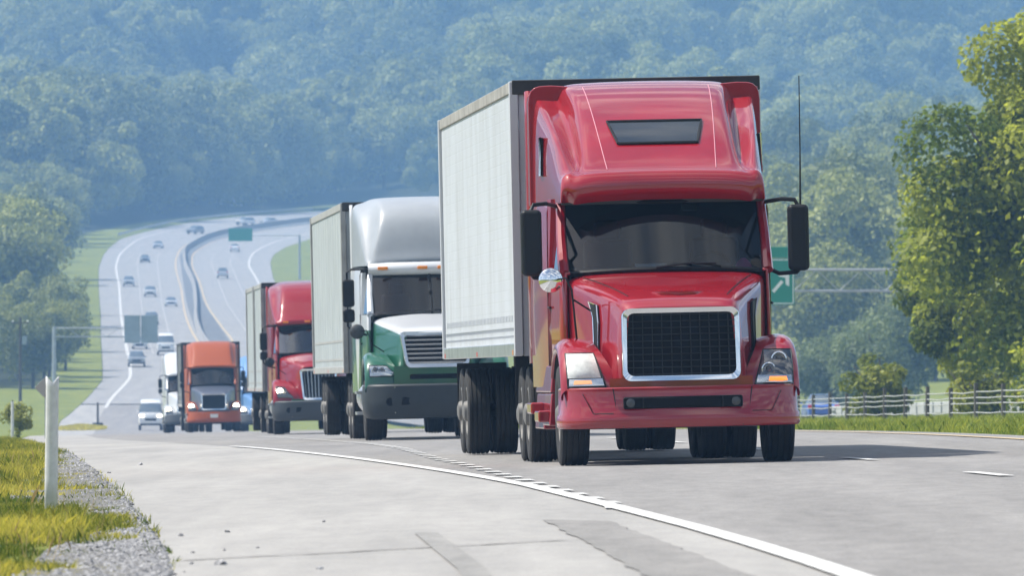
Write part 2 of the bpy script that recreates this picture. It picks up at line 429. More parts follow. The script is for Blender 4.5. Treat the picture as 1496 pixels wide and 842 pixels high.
# painted lines
paint('edge_line', [p for p in SL if 0 <= p[1] <= 158], .145, m_white)
paint('edge_line', smooth_line(FOG_L), .36, m_oldwhite, .03)
paint('edge_line', smooth_line(FOG_R), .36, m_oldwhite, .03)
paint('yellow_line', [p for p in YL if 0 <= p[1] <= 1169], .15, m_yellow)
paint('yellow_line', [p for p in YL if p[1] > 1169], .2, m_yellow, .035)
paint('yellow_line', smooth_line(YEL_R), .2, m_yellow, .035)
DOT = smooth_line([(.72, 73.6), (.3, 85.2), (-.08, 95.6), (-.52, 108), (-.84, 116), (-1.43, 135.8), (-1.82, 145.2), (-2.9, 170), (-5.1, 220), (-7.1, 270)])
dotf = fx(DOT)
D = 71.
while D < 240:
    paint('lane_dash', [(dotf(D), D), (dotf(D+1.1), D+1.1)], .15, m_oldwhite); D += 2.7
LANE = lin([(0, 5.2), (46, 4.85), (85.1, 4.15), (88.9, 3.98), (101.9, 3.62), (105.9, 3.42), (178, .6), (270, -3.1), (459, -11.4), (909, -29.6), (1100, -36.6)])
for k in range(-2, 60):
    d0 = 85.6+16.6*k
    if d0 > 20: paint('lane_dash', [(LANE(d0), d0), (LANE(d0+3.6), d0+3.6)], .13, m_white)
for A, Bq, frac in ((FOG_L, YEL_L, .33), (FOG_L, YEL_L, .66), (YEL_R, FOG_R, .33), (YEL_R, FOG_R, .66)):
    fa, fb = fx(A), fx(Bq); d = 1180.
    while d < 1960:
        paint('lane_dash', [(lerp(fa(d), fb(d), frac), d), (lerp(fa(d+6), fb(d+6), frac), d+6)], .2, m_oldwhite, .03); d += 14
# patches, seams and tyre marks in the shoulder
def sheet(name, pts, mat, dz=.006):
    b = B(); b.poly([(x, d, zg(x, d)+dz) for x, d in pts]); return struct(b.build(name, mat))
PL = resample([(.62, 65.2), (.86, 56), (1.08, 46.5), (1.2, 38)], 40); PR = resample([(.20, 66.5), (.42, 57), (.62, 47), (.7, 38)], 40)
struct(strip2('road_patch', [(x+random.gauss(0, .012), d+random.gauss(0, .05)) for x, d in PR], [(x+random.gauss(0, .012), d+random.gauss(0, .05)) for x, d in PL], m_patch, .006))
m_crack = M('tar filled crack', (.20, .19, .18), .8)
def crack(pts, w):
    P = []
    for i in range(len(pts)-1):
        for k in range(6):
            t = k/6; P.append((lerp(pts[i][0], pts[i+1][0], t)+random.gauss(0, .012), lerp(pts[i][1], pts[i+1][1], t)+random.gauss(0, .05)))
    P.append(pts[-1])
    return struct(strip2('road_crack', offset_line(P, -w/2), offset_line(P, w/2), m_crack, .007))
crack([(-1.75, 54.2), (-1.0, 55.6), (-.3, 57.0), (.3, 58.2)], .07)
crack([(-6.2, 146), (-4.6, 147), (-3.2, 149), (-1.6, 150)], .2)
crack([(-9.6, 205), (-6.4, 205), (-2, 207)], .3)
m_tyremark = asphalt_mat('faint tyre marks', (.225, .22, .213), (.325, .317, .305), .05)
for dx in (0,):
    P = [(-.52+dx, 62), (-.36+dx, 56), (-.2+dx, 50), (-.1+dx, 44), (0+dx, 36)]
    struct(strip2('tyre_mark', offset_line(P, -.07), offset_line(P, .07), m_tyremark, .008))

# ------------------------------------------------------------------ truck materials
m_red = M('deep red truck paint', (.27, .003, .011), .45, coat=1., spec=.12, var=.10, vscale=1.3)
m_red.node_tree.nodes['Principled BSDF'].inputs['Coat IOR'].default_value = 1.72
m_red2 = M('dull red truck paint', (.24, .005, .012), .45, coat=.8, spec=.15)
m_orange = M('orange truck paint', (.31, .066, .014), .5, coat=.25, spec=.2)
m_green = M('dark green truck paint', (.010, .10, .055), .3, coat=.8)
m_wpaint = M('white truck paint', (.55, .57, .60), .35, coat=.5)
m_wroof = M('grey white roof colour', (.31, .335, .365), .4, coat=.25, var=.06, vscale=2)  # roof fairing greyer than the white cab
def twotone(name, za, slope, low, high):
    m = bpy.data.materials.new(name); m.use_nodes = True; nt = m.node_tree; L = nt.links.new; b = nt.nodes['Principled BSDF']
    tc = nt.nodes.new('ShaderNodeTexCoord'); sp = nt.nodes.new('ShaderNodeSeparateXYZ'); L(tc.outputs['Object'], sp.inputs[0])
    q = nt.nodes.new('ShaderNodeMath'); q.operation = 'MULTIPLY_ADD'; q.inputs[1].default_value = -slope; L(sp.outputs['Y'], q.inputs[0]); L(sp.outputs['Z'], q.inputs[2])
    c = nt.nodes.new('ShaderNodeMath'); c.operation = 'GREATER_THAN'; c.inputs[1].default_value = za; L(q.outputs[0], c.inputs[0])
    x = nt.nodes.new('ShaderNodeMixRGB'); x.inputs[1].default_value = (*low, 1); x.inputs[2].default_value = (*high, 1); L(c.outputs[0], x.inputs[0]); L(x.outputs[0], b.inputs['Base Color'])
    b.inputs['Roughness'].default_value = .32; b.inputs['Coat Weight'].default_value = .6; return m
m_hoodtone = twotone('white over green hood paint', 1.70, .13, (.010, .10, .055), (.55, .57, .60))
m_doortone = twotone('white over green door paint', 1.84, 0, (.010, .10, .055), (.55, .57, .60))
m_blue = M('blue truck paint', (.10, .24, .50), .35, coat=.6)
m_chrome = M('chrome', (.86, .88, .9), .08, 1.)
m_alu = M('dull aluminium', (.62, .63, .64), .35, 1., var=.15, vscale=3)
m_black = M('black plastic', (.010, .011, .012), .5, spec=.25)
m_hole = M('unlit black grille mesh', (.005, .005, .006), .7, spec=.15)
m_under = M('dirty black chassis steel', (.02, .019, .018), .7, var=.4, vscale=5)
m_grey = M('dark grey bumper plastic', (.032, .038, .042), .5, spec=.3, var=.1)
m_greyl = M('mid grey bumper plastic', (.055, .06, .065), .5, spec=.3)
m_rubber = M('dusty tyre rubber', (.018, .017, .016), .85, var=.3, vscale=9)
m_amber = M('lit amber lamp', (1, .27, .012), .3, emit=1.1)
m_amberdim = M('pale amber lamp', (.85, .42, .2), .35, emit=.35)
m_amberoff = M('amber marker lens', (.75, .24, .03), .3)
m_redlens = M('red marker lens', (.6, .02, .02), .3)
m_lamp = M('lit headlamp', (1, .88, .66), .3, emit=9.)
m_lampoff = M('headlamp reflector', (.75, .77, .78), .12, .9)
m_lens = glass_mat('clear lens', (.9, .92, .92), .1)
m_glare = M('painted glare headlamp lens', (.60, .61, .58), .25, coat=.6, var=.25, vscale=5)  # sun reflection painted as a whitish lens, used on one lamp only
m_glass = glass_mat('tinted windscreen', (.42, .48, .52), .0)
m_skyglass = M('dark roof window glass', (.02, .025, .03), .03, spec=1.2)
m_cabin = M('grey cab interior', (.07, .078, .085), .8)
m_seat = M('dark seat cloth', (.02, .02, .022), .9)
m_skin = M('plate white', (.7, .7, .68), .6)

def trailer_mat(name, c, grid=True):
    m = bpy.data.materials.new(name); m.use_nodes = True
    nt = m.node_tree; L = nt.links.new; b = nt.nodes['Principled BSDF']
    tc = nt.nodes.new('ShaderNodeTexCoord')
    sp = nt.nodes.new('ShaderNodeSeparateXYZ'); L(tc.outputs['Object'], sp.inputs[0])
    cb = nt.nodes.new('ShaderNodeCombineXYZ'); L(sp.outputs['Y'], cb.inputs['X']); L(sp.outputs['Z'], cb.inputs['Y'])
    br = nt.nodes.new('ShaderNodeTexBrick'); L(cb.outputs[0], br.inputs['Vector'])
    br.offset = 0; br.inputs['Scale'].default_value = 1; br.inputs['Mortar Size'].default_value = .008
    br.inputs['Brick Width'].default_value = .41; br.inputs['Row Height'].default_value = .115
    br.inputs['Mortar Smooth'].default_value = .6
    br.inputs['Color1'].default_value = (*c, 1); br.inputs['Color2'].default_value = (*[x*.965 for x in c], 1); br.inputs['Mortar'].default_value = (*[x*.95 for x in c], 1)
    n = nt.nodes.new('ShaderNodeTexNoise'); n.inputs['Scale'].default_value = 1.2; n.inputs['Detail'].default_value = 8
    mp = nt.nodes.new('ShaderNodeMapping'); mp.inputs['Scale'].default_value = (1.5, 1.5, .5); L(tc.outputs['Object'], mp.inputs[0]); L(mp.outputs[0], n.inputs['Vector'])
    r = nt.nodes.new('ShaderNodeValToRGB'); L(n.outputs['Fac'], r.inputs['Fac'])
    r.color_ramp.elements[0].position = .3; r.color_ramp.elements[0].color = (.84, .83, .81, 1)
    r.color_ramp.elements[1].position = .6; r.color_ramp.elements[1].color = (1, 1, 1, 1)
    mu = nt.nodes.new('ShaderNodeMixRGB'); mu.blend_type = 'MULTIPLY'; mu.inputs[0].default_value = 1
    L(br.outputs['Color'], mu.inputs[1]); L(r.outputs[0], mu.inputs[2]); L(mu.outputs[0], b.inputs['Base Color'])
    bp = nt.nodes.new('ShaderNodeBump'); bp.inputs['Strength'].default_value = .12; bp.inputs['Distance'].default_value = .01; bp.invert = True
    L(br.outputs['Fac'], bp.inputs['Height']); L(bp.outputs['Normal'], b.inputs['Normal'])
    b.inputs['Roughness'].default_value = .45
    return m
m_tside = trailer_mat('quilted white trailer skin', (.51, .54, .58))
m_tcream = M('weathered cream trailer paint', (.375, .41, .42), .5, var=.09, vscale=1.2)
m_tgrey = M('dark grey trailer paint', (.15, .155, .16), .5, var=.1)
m_rail = M('weathered black trailer rail', (.028, .028, .028), .6, var=.3)
m_railgrey = M('grey trailer rail', (.34, .34, .33), .5, var=.15)

# ---- wheels (built once, copied)
def tyre_mesh(w, Rr=.51):
    h = w/2; p = [(-h*.80, .29), (-h*.98, .36), (-h, .43), (-h*.96, Rr-.03), (-h*.86, Rr-.004)]
    n = 4
    for i in range(n):
        c = lerp(-h*.6, h*.6, i/(n-1)); g = .007
        p += [(c-g, Rr), (c-g*.9, Rr-.016), (c+g*.9, Rr-.016), (c+g, Rr)]
    p += [(h*.86, Rr-.004), (h*.96, Rr-.03), (h, .43), (h*.98, .36), (h*.80, .29)]
    return B().lathe(p, (0, 0, 0), 40).mesh('tyre')
ME_STEER = tyre_mesh(.30); ME_DRIVE = tyre_mesh(.27)
def rim_mesh(dish):
    # outward side is -x
    b = B()
    if dish:   # front: hub stands out
        b.lathe([(.10, .29), (-.12, .295), (-.13, .27), (-.02, .24), (.0, .17), (-.10, .15), (-.13, .13), (-.17, .07), (-.175, .01)], (0, 0, 0), 28, c1=True)
        q, rad = -.03, .205
    else:      # rear: deep dish
        b.lathe([(.10, .285), (-.12, .295), (-.13, .27), (.02, .23), (.04, .17), (-.06, .14), (-.16, .11), (-.18, .05), (-.18, .01)], (0, 0, 0), 28, c1=True)
        q, rad = .02, .2
    for k in range(10):
        t = 2*math.pi*k/10; b.lathe([(q-.04, .014), (q+.03, .016)], (0, rad*math.cos(t), rad*math.sin(t)), 6, c0=True)
    return b.mesh('rim')
ME_RIMF, ME_RIMR = rim_mesh(True), rim_mesh(False)
m_rimw = M('dusty steel rim', (.17, .165, .155), .6, .1, var=.2)
for me, mt in ((ME_STEER, m_rubber), (ME_DRIVE, m_rubber), (ME_RIMF, m_rimw), (ME_RIMR, m_rimw)):
    me.materials.append(mt); me.shade_smooth(); me.set_sharp_from_angle(angle=R(38))
def link(name, me, parent, loc=(0, 0, 0), rot=(0, 0, 0)):
    o = bpy.data.objects.new(name, me); C.objects.link(o); o.parent = parent; o.location = loc; o.rotation_euler = rot; return o
def wheel(parent, x, y, kind):
    w = empty('wheel', (x, y, .508), (0, 0, math.pi if x > 0 else 0), parent)
    link('tyre', ME_STEER if kind == 'steer' else ME_DRIVE, w)
    if kind != 'inner': link('rim', ME_RIMF if kind == 'steer' else ME_RIMR, w)
    return w

def mirror_ring(half):
    """half profile from the centre outwards -> whole ring left to right"""
    L_ = [(-x, y, z) for x, y, z in reversed(half)]
    if abs(half[0][0]) < 1e-6: L_ = L_[:-1]
    return L_+half

def drape(obj, pts, d):
    """drop points along d on to the finished surface of obj (local space)"""
    dg = bpy.context.evaluated_depsgraph_get(); ev = obj.evaluated_get(dg); out = []
    d = Vector(d).normalized()
    for p in pts:
        ok, loc, nrm, i = ev.ray_cast(Vector(p)-d*3, d)
        if not ok:
            ok, loc, nrm, i = ev.closest_point_on_mesh(Vector(p)-d*Vector(p).dot(d)+d*.4)
        if ok: out.append(loc+nrm*.002)
    return out

def patch(obj, quad, n, lift, bulge=0., keep=None):
    """grid of n x n cells draped from the front on to obj between four (x, z) corners, lifted off it"""
    tl, tr, br, bl = quad; rows = []
    for j in range(n+1):
        v = j/n; row = []
        for i in range(n+1):
            u = i/n; x = lerp(lerp(tl[0], tr[0], u), lerp(bl[0], br[0], u), v); z = lerp(lerp(tl[1], tr[1], u), lerp(bl[1], br[1], u), v)
            p = drape(obj, [(x, -3, z)], (0, 1, 0))[0]; k = math.sin(math.pi*u)**.5*math.sin(math.pi*v)**.5 if bulge else 0
            row.append(Vector((x, p.y-lift-bulge*k, z)))
        rows.append(row)
    b = B(); b.loft(rows); return b, rows
# ------------------------------------------------------------------ tractor
def tractor(P):
    t = empty('semi_truck', P['loc'], (0, P.get('roll', -.02), P['yaw']))
    tag(t, P['label'], 'truck')
    hood, fend, cabm, roofm, bump = P['hood'], P['fender'], P['cab'], P['roof'], P['bumper']
    ws = P['ws']       # yb zb hb yt zt ht wrap
    yb, zb, hb, yt, zt, ht, wrap = ws
    det = P.get('detail', 1)
    # hood
    rings = []
    for (y, zc_, ze, xe, zbt, xb) in P['hoodrings']:
        rings.append(mirror_ring([(0, y, zc_), (xe*.5, y+.01, zc_-(zc_-ze)*.2), (xe*.86, y+.03, ze+.012), (xe, y+.045, ze-.03), (xe+.015, y+.055, ze-.10), (lerp(xe, xb, .6)+.01, y+.06, lerp(ze, zbt, .55)), (xb, y+.07, zbt)]))
    hb_ = B(); hb_.loft(rings)
    y0 = P['hoodrings'][0]
    front = [(p[0]*.97, p[1]-.02, p[2]) for p in rings[0]]
    hb_2 = B(); hb_2.loft([[(p[0]*.90, p[1]-.035, lerp(p[2], (y0[1]+y0[4])/2, .06)) for p in rings[0]], [(p[0]*.975, p[1]-.03, lerp(p[2], (y0[1]+y0[4])/2, .015)) for p in rings[0]]]+rings)
    h = hb_2.build('hood', hood, t, sub=2)
    if P.get('seams'):
        for s in (-1, 1):
            pts = drape(h, [(s*lerp(.50, .86, k/12), lerp(.45, 1.9, k/12), 3) for k in range(13)], (0, 0, -1))
            if len(pts) > 2: B().tube(pts, .006, 5).build('hood_seam', m_black, h)
    if P.get('scoop'):
        c = drape(h, [(-.27, .52, 3), (0, .34, 3), (.27, .52, 3), (0, .5, 3)], (0, 0, -1))
        b = B(); zb_ = c[1].z
        b.loft([[(-.28, .56, c[0].z-.01), (-.27, .55, c[0].z+.006), (-.26, .6, c[0].z)], [(-.17, .40, zb_+.0), (-.165, .40, zb_+.035), (-.16, .5, zb_+.05)], [(0, .36, zb_-.01), (0, .36, zb_+.03), (0, .48, zb_+.05)],
                [(.17, .40, zb_), (.165, .40, zb_+.035), (.16, .5, zb_+.05)], [(.28, .56, c[2].z-.01), (.27, .55, c[2].z+.006), (.26, .6, c[2].z)]])
        b.build('badge_ridge', hood, h, smooth=60, solid=.01)
    # side intake vents in the hood
    if P.get('vents'):
        for s in (-1, 1):
            b = B(); q = []
            for (y, z) in ((.95, 1.62), (1.22, 1.66), (1.05, 1.50), (.98, 1.10), (.86, 1.06), (.88, 1.45)): q.append((s*1.5, y, z))
            pts = drape(h, q, (-s, 0, 0))
            if len(pts) == 6:
                b.slab([p+Vector((s*.004, 0, 0)) for p in pts], (s*.016, 0, 0)); v = b.build('side_vent', m_black, t)
                rim = [p+Vector((s*.022, 0, 0)) for p in pts]
                B().tube(rim+[rim[0]], .009, 5).build('vent_frame', m_chrome if s < 0 else m_black, v)
    # grille
    g = P['grille']; gy = g['y']; z0, z1, w0, w1 = g['z0'], g['z1'], g['w0'], g['w1']
    lean = g.get('lean', .06)
    def gp(u, v, dy=0.): return (lerp(w0, w1, v)*u, gy+lean*v+dy+.05*u*u, lerp(z0, z1, v))
    G = empty('grille', (0, 0, 0), (0, 0, 0), t)
    b = B(); b.loft([[gp(lerp(-.97, .97, i/8), v, .03) for i in range(9)] for v in (.03, .5, .97)]); b.build('grille_backing', m_hole, G)
    cr = .10; ring = []
    gh = (z1-z0)
    for (cu, cv, a0) in ((1, 1, 0), (-1, 1, 90), (-1, 0, 180), (1, 0, 270)):
        for k in range(5):
            a = R(a0+k*22.5); ru = cr/max(w0, w1)*.8; rv = cr/gh*.8
            ring.append(((cu*(1-ru))+ru*math.cos(a), (cv+(-rv if cv else rv))+rv*math.sin(a)))
    fr = []
    thick = g.get('frame', .05)
    mid = .5
    for sc, dy in ((1.0, .04), (1.0, -.035), (.985, -.05), (1-thick*1.1, -.04), (1-thick*1.15, .03)):
        fr.append([gp(u*(1-(1-sc)*1.0), mid+(v-mid)*(1-(1-sc)*2*w1/gh*1.0 if sc < .98 else 1), dy) for u, v in ring])
    b = B(); b.loft(fr, True); b.build('grille_frame', g.get('fmat', m_chrome), G, smooth=50)
    if g['style'] == 'mesh':
        k = 0
        for i in range(1, 12):
            b = B(); u = lerp(-1, 1, i/12); b.tube([gp(u*.97, .05, .012), gp(u*.97, .95, .012)], .006, 5); b.build('grille_bar', m_grillbar, G)
        for i in range(1, 11):
            b = B(); v = i/11; b.tube([gp(lerp(-.94, .94, q/6), v, .008) for q in range(7)], .006, 5); b.build('grille_bar', m_grillbar, G)
    elif g['style'] == 'bars':
        for i in range(1, 8):
            v = i/8; b = B(); pts = [gp(lerp(-.93, .93, q/6), v, -.005) for q in range(7)]
            b.loft([[(p[0], p[1], p[2]-.022), (p[0], p[1]-.03, p[2]), (p[0], p[1], p[2]+.022)] for p in pts]); b.build('grille_bar', m_chromebar, G, smooth=0)
    else:
        for i in range(1, 10):
            u = lerp(-.95, .95, i/10); b = B(); pa, pb = gp(u, .06, -.005), gp(u, .94, -.005)
            b.loft([[(p[0]-.022, p[1], p[2]), (p[0], p[1]-.03, p[2]), (p[0]+.022, p[1], p[2])] for p in (pa, pb)]); b.build('grille_bar', m_chromebar, G, smooth=0)
    nm = P.get('nose') or fend
    b = B(); b.loft([[(lerp(-.72, .72, i/8), gy+.07+.06*lerp(-1, 1, i/8)**2, z) for i in range(9)] for z in (P['bz1']-.03, z0+.03)]); npn = b.build('nose_panel', nm, t)
    if P['style'] == 'green': B().span(-.46, .46, gy+.05, gy+.09, P['bz1']+.08, P['bz1']+.16).build('nose_slot', m_hole, npn, bevel=.02)
    # bumper swept along a plan curve
    bz0, bz1, bw = P['bz0'], P['bz1'], P['bw']; bc = P.get('bcurve', .42)
    plan = [(0, 0), (.3, .004), (.62, .03), (.85, .08), (1.03, .17), (1.14, .28), (1.19, .40), (1.215, .62), (1.22, .78)]
    plan = [(x*bw/1.22, y*bc/.42) for x, y in plan]
    plan = [(-x, y) for x, y in reversed(plan[1:])]+plan
    H = bz1-bz0
    prof = P.get('bprof') or [(-.10, 1.), (.0, 1.), (.012, .97), (.014, .36), (.032, .30), (.034, .06), (.015, 0.), (-.12, -.02)]
    rings = []
    for i, (x, y) in enumerate(plan):
        a, c = plan[max(0, i-1)], plan[min(len(plan)-1, i+1)]
        d = Vector((c[0]-a[0], c[1]-a[1])).normalized(); nrm = Vector((d.y, -d.x))
        rings.append([(x+nrm.x*o, y+nrm.y*o, bz0+H*q) for o, q in prof])
    b = B(); b.loft(rings); bo = b.build('bumper', bump, t, smooth=40, solid=.0)
    if P['style'] == 'red':
        b = B(); b.slab([(-.60, -.03, .565), (.60, -.03, .565), (.60, -.03, .685), (-.60, -.03, .685)], (0, .09, 0)); iv = b.build('bumper_intake', m_hole, bo, bevel=.02)
        for s in (-1, 1):
            B().lathe([(-.012, .045), (-.02, .03)], (s*.53, -.03, .625), 14, 'y', c1=True).build('fog_lamp', m_lampdark, bo)
            B().box(s*.40, -.035, .625, .012, .02, .11).build('intake_bar', m_black, bo)
            B().tube([(s*.70, -.012+.045, bz1-.01), (s*.66, -.005+.04, bz0+.12), (s*.60, .0, bz0+.01)], .005, 4).build('bumper_seam', m_black, bo)
            B().tube([(s*1.0, .135, bz1-.06), (s*.90, .085, bz0+.15), (s*.70, .03, bz0+.15)], .004, 4).build('bumper_seam', m_black, bo)
        # lip of the upper bumper
    elif P['style'] in ('green', 'red2'):
        b = B(); b.slab([(-.62, -.02, bz0+.22), (.62, -.02, bz0+.22), (.60, -.02, bz0+.36), (-.60, -.02, bz0+.36)], (0, .05, 0)); b.build('bumper_intake', m_hole, bo, bevel=.02)
        for s in (-1, 1):
            B().lathe([(-.03, .07), (-.035, .05)], (s*.80, .06, bz0+.28), 16, 'y', c1=True).build('fog_lamp', m_hole, bo)
            for q in (.10, .52): B().lathe([(-.01, .014), (-.03, .01)], (s*.72, .03, bz0+q), 8, 'y', c1=True).build('bumper_bolt', m_chrome, bo)
    elif P['style'] == 'orange':
        B().box(0, -.02, bz0+.28, .34, .03, .16).build('number_plate', m_skin, bo)
    if P['style'] == 'red2':
        B().box(.52, -.03, bz0+.08, .36, .03, .16).build('number_plate', m_skin, bo)
    # fenders with wheel arches
    fp = P['fpts']   # (y, z, inner x)
    fo = P['fo']
    for s in (-1, 1):
        rings = []
        for (y, z, xi) in fp:
            rings.append([(s*xi, y+.02, z-.03), (s*lerp(xi, fo, .3), y, z+.012), (s*lerp(xi, fo, .65), y, z+.02), (s*(fo-.06), y+.01, z+.0), (s*fo, y+.03, z-.05), (s*(fo+.005), y+.05, z-.12), (s*(fo-.03), y+.06, z-.13)])
        b = B(); b.loft(rings); f_ = b.build('fender', fend, t, sub=1, solid=0)
        # arch liner
        b = B(); b.loft([[(s*(.62), y+.09, z-.10), (s*(fo-.03), y+.09, z-.12)] for y, z, xi in fp]); b.build('arch_liner', m_under, f_)
        # headlamp
        hd = P['head']; quad = [(s*x, z) for x, z in hd['quad']]
        hl = empty('headlight', (0, 0, 0), (0, 0, 0), t)
        hb0, rows_ = patch(f_, quad, 7, .008); hb0.build('headlight_housing', hd.get('hm', m_lampdark), hl, smooth=60)
        ed = [rows_[0][i] for i in range(8)]+[rows_[j][7] for j in range(1, 8)]+[rows_[7][i] for i in range(6, -1, -1)]+[rows_[j][0] for j in range(6, 0, -1)]
        B().tube(ed+[ed[0]], .009, 5).build('headlight_rim', m_black, hl)
        glare = P['style'] == 'red' and s < 0  # left lamp of the red truck gets the painted sun reflection
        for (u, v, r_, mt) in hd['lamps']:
            if glare: continue
            j_, i_ = int(v*7), int(u*7); c = rows_[j_][i_]+Vector((0, -.004, 0))
            B().lathe([(.01, r_), (-.012, r_*.96), (-.016, r_*.8), (.0, r_*.6), (.004, r_*.1)], c, 18, 'y', c1=True).build('headlight_reflector', mt, hl, smooth=60)
            B().lathe([(.0, r_*.5), (-.02, r_*.42), (-.03, r_*.2), (-.032, r_*.02)], c, 14, 'y', c1=True).build('headlight_bulb', m_lamp if mt is m_lamp else m_lampdark2, hl, smooth=60)
        if hd.get('turn'):
            tq = [(s*x, z) for x, z in hd['turn']]
            patch(f_, tq, 3, .026)[0].build('turn_signal', m_amberdim if glare else m_amber, hl, smooth=60)
            cq = [(s*x, z) for x, z in hd['clear']]
            patch(f_, cq, 2, .022)[0].build('side_reflector', m_lampoff, hl, smooth=60)
        patch(f_, quad if not glare else [(s*x, z) for x, z in hd['quad'][:2]+[(.80, .885), (1.135, .885)]], 7, .016, .03)[0].build('headlight_lens', m_glare if glare else m_lens, hl, smooth=70)
    # windscreen
    b = B(); rows = []
    for j in range(6):
        v = j/5; hw = lerp(hb, ht, v)
        rows.append([(lerp(-1, 1, i/12)*hw, lerp(yb, yt, v)+wrap*lerp(-1, 1, i/12)**2, lerp(zb, zt, v)-.03*lerp(-1, 1, i/12)**2*(1-v)) for i in range(13)])
    b.loft(rows); wo = b.build('windscreen', m_glass, t, smooth=80)
    edge = rows[0]+[r[-1] for r in rows[1:-1]]+list(reversed(rows[-1]))+[r[0] for r in reversed(rows[1:-1])]
    B().tube(edge+[edge[0]], .024, 6).build('windscreen_seal', m_black, wo)
    if P.get('split'): B().box(0, (yb+yt)/2-.02, (zb+zt)/2, .05, .04, .1).build('windscreen_divider', m_black, wo); 
    if P.get('split'):
        wo.children[-1].data = B().tube([rows[0][6], rows[-1][6]], .025, 6).mesh('windscreen_divider'); wo.children[-1].data.materials.append(m_black)
    for s, a in ((-.12, .62), (.55, -.06)) if det else ():
        p0 = Vector((s, yb+wrap*s*s-.03, zb+.015)); p1 = Vector((s+.62*(1 if s < 0 else .8)*(1 if s < 0 else -1), yb+wrap*.25-.02, zb+.05))
        B().tube([p0, p0.lerp(p1, .5)+Vector((0, -.02, .02)), p1], .012, 5).build('wiper', m_black, t)
    # cab shell
    sy = P['side']   # [(y, x)] side wall plan
    sx = lin(sy); ye = sy[-1][0]; yB = P.get('yB', 3.2); zroof = P['zroof']; z_s = P.get('zsill', .80)
    cowl = yb+wrap
    for s in (-1, 1):
        ys = [cowl-.10]+[lerp(cowl, yB, k/4) for k in range(1, 5)]
        b = B(); b.loft([[(s*(sx(y)+.0), y, z_s), (s*(sx(y)+.012), y, 1.4), (s*sx(y), y, zb-.02), (s*(sx(y)-.05), y, zb-.01)] for y in ys])
        d_ = b.build('door', P.get('doorm', cabm), t, smooth=60, solid=.03)
        B().tube([(s*(sx(yB-.25)+.02), yB-.28, 1.62), (s*(sx(yB-.25)+.035), yB-.2, 1.62), (s*(sx(yB-.25)+.02), yB-.1, 1.62)], .014, 6).build('door_handle', m_black, d_)
        B().tube([(s*sx(yB)+s*.004, yB-.01, z_s), (s*(sx(yB))+s*.004, yB-.01, zb)], .008, 4).build('door_seam', m_black, d_)
        # pillars and side glass
        top = (s*(ht+.02), yt+wrap, zt); bot = (s*(hb+.015), yb+wrap, zb-.03)
        B().tube([bot, ((bot[0]+top[0])/2+s*.01, (bot[1]+top[1])/2, (bot[2]+top[2])/2), top], [.06, .05, .05], 8).build('cab_pillar', cabm, t)
        b = B(); b.poly([(s*(sx(cowl+.05)-.02), cowl+.06, zb), (s*(sx(yB-.1)-.02), yB-.12, zb), (s*(sx(yB-.1)-.08), yB-.12, zt-.05), (s*(ht+.0), yt+wrap+.05, zt-.05)]); b.build('side_window', m_glass, t)
        b = B(); b.hexa([(s*(sx(yB)-.06), yB-.14, zb-.05), (s*sx(yB), yB-.14, zb-.05), (s*sx(yB), yB+.03, zb-.05), (s*(sx(yB)-.06), yB+.03, zb-.05),
                         (s*(sx(yB)-.10), yB-.14, zt+.06), (s*(sx(yB)-.04), yB-.14, zt+.06), (s*(sx(yB)-.01), yB+.03, zt+.06), (s*(sx(yB)-.06), yB+.03, zt+.06)]); b.build('cab_pillar', cabm, t)
        # cowl side
    b = B(); b.loft([mirror_ring([(0, cowl-.25, zb+.0), (hb*.6, cowl-.2, zb-.01), (hb-.02, cowl-.05, zb-.03), (hb+.02, cowl-.02, zb-.2), (hb+.02, cowl-.02, 1.0)]), mirror_ring([(0, cowl+.35, zb-.06), (hb*.6, cowl+.35, zb-.06), (hb-.05, cowl+.1, zb-.06), (hb+.0, cowl+.1, zb-.2), (hb, cowl+.1, 1.0)])]); b.build('cowl', hood, t, smooth=60)
    if ye > yB+.1:
        rings = []
        for y in [yB, lerp(yB, ye, .25), lerp(yB, ye, .6), ye]:
            x = sx(y); rings.append(mirror_ring([(0, y, zroof), (x-.08, y, zroof), (x-.02, y, zroof-.03), (x, y, zroof-.12), (x+.01, y, 1.6), (x, y, z_s), (x-.05, y, z_s-.02)]))
        b = B(); b.loft(rings); n = len(rings[0]); b.f.append(tuple(range(3*n, 4*n))); slp = b.build('sleeper', P.get('sleeperm', cabm), t, smooth=50)
        if P.get('band'):   # lower colour band on the side wall
            for s in (-1, 1):
                b = B(); b.loft([[(s*(sx(y)+.016), y, 1.82), (s*(sx(y)+.018), y, z_s)] for y in (yB-.02, lerp(yB, ye, .5), ye)]); b.build('sleeper_band', P['band'], slp)
    # roof
    rings = []
    zbt = P['roofbot']
    for rr_ in P['roofrings']:
        if len(rr_) == 8:
            y, zt_, xs, zv, xr_, zq, xo, zo = rr_
            rings.append(mirror_ring([(0, y, zt_), (xs*.55, y+.012, zt_-.006), (xs*.9, y+.03, zt_-.02), (xs, y+.05, zt_-.05), (xs+.05, y+.08, zv), (xr_, y+.10, zq), (xo, y+.12, zo), (xo+.005, y+.12, zbt)])); continue
        y, zt_, xs, zl, xo = rr_
        rings.append(mirror_ring([(0, y, zt_), (xs*.55, y+.012, zt_-.006), (xs*.9, y+.03, zt_-.02), (xs, y+.05, min(zt_-.05, zt_)), (lerp(xs, xo, .40), y+.08, min(lerp(zt_, zl, .8)-.03, zl-.05 if P['style'] == 'red' and zt_-zl > .08 else 9)), (xo-.015, y+.10, zl-.03), (xo, y+.12, lerp(zl, zbt, .25)-.01), (xo+.005, y+.12, zbt)]))
    b = B(); b.loft(rings); n = len(rings[0]); b.f.append(tuple(range((len(rings)-1)*n, len(rings)*n)))
    rf = b.build('roof_fairing', roofm, t, sub=2)
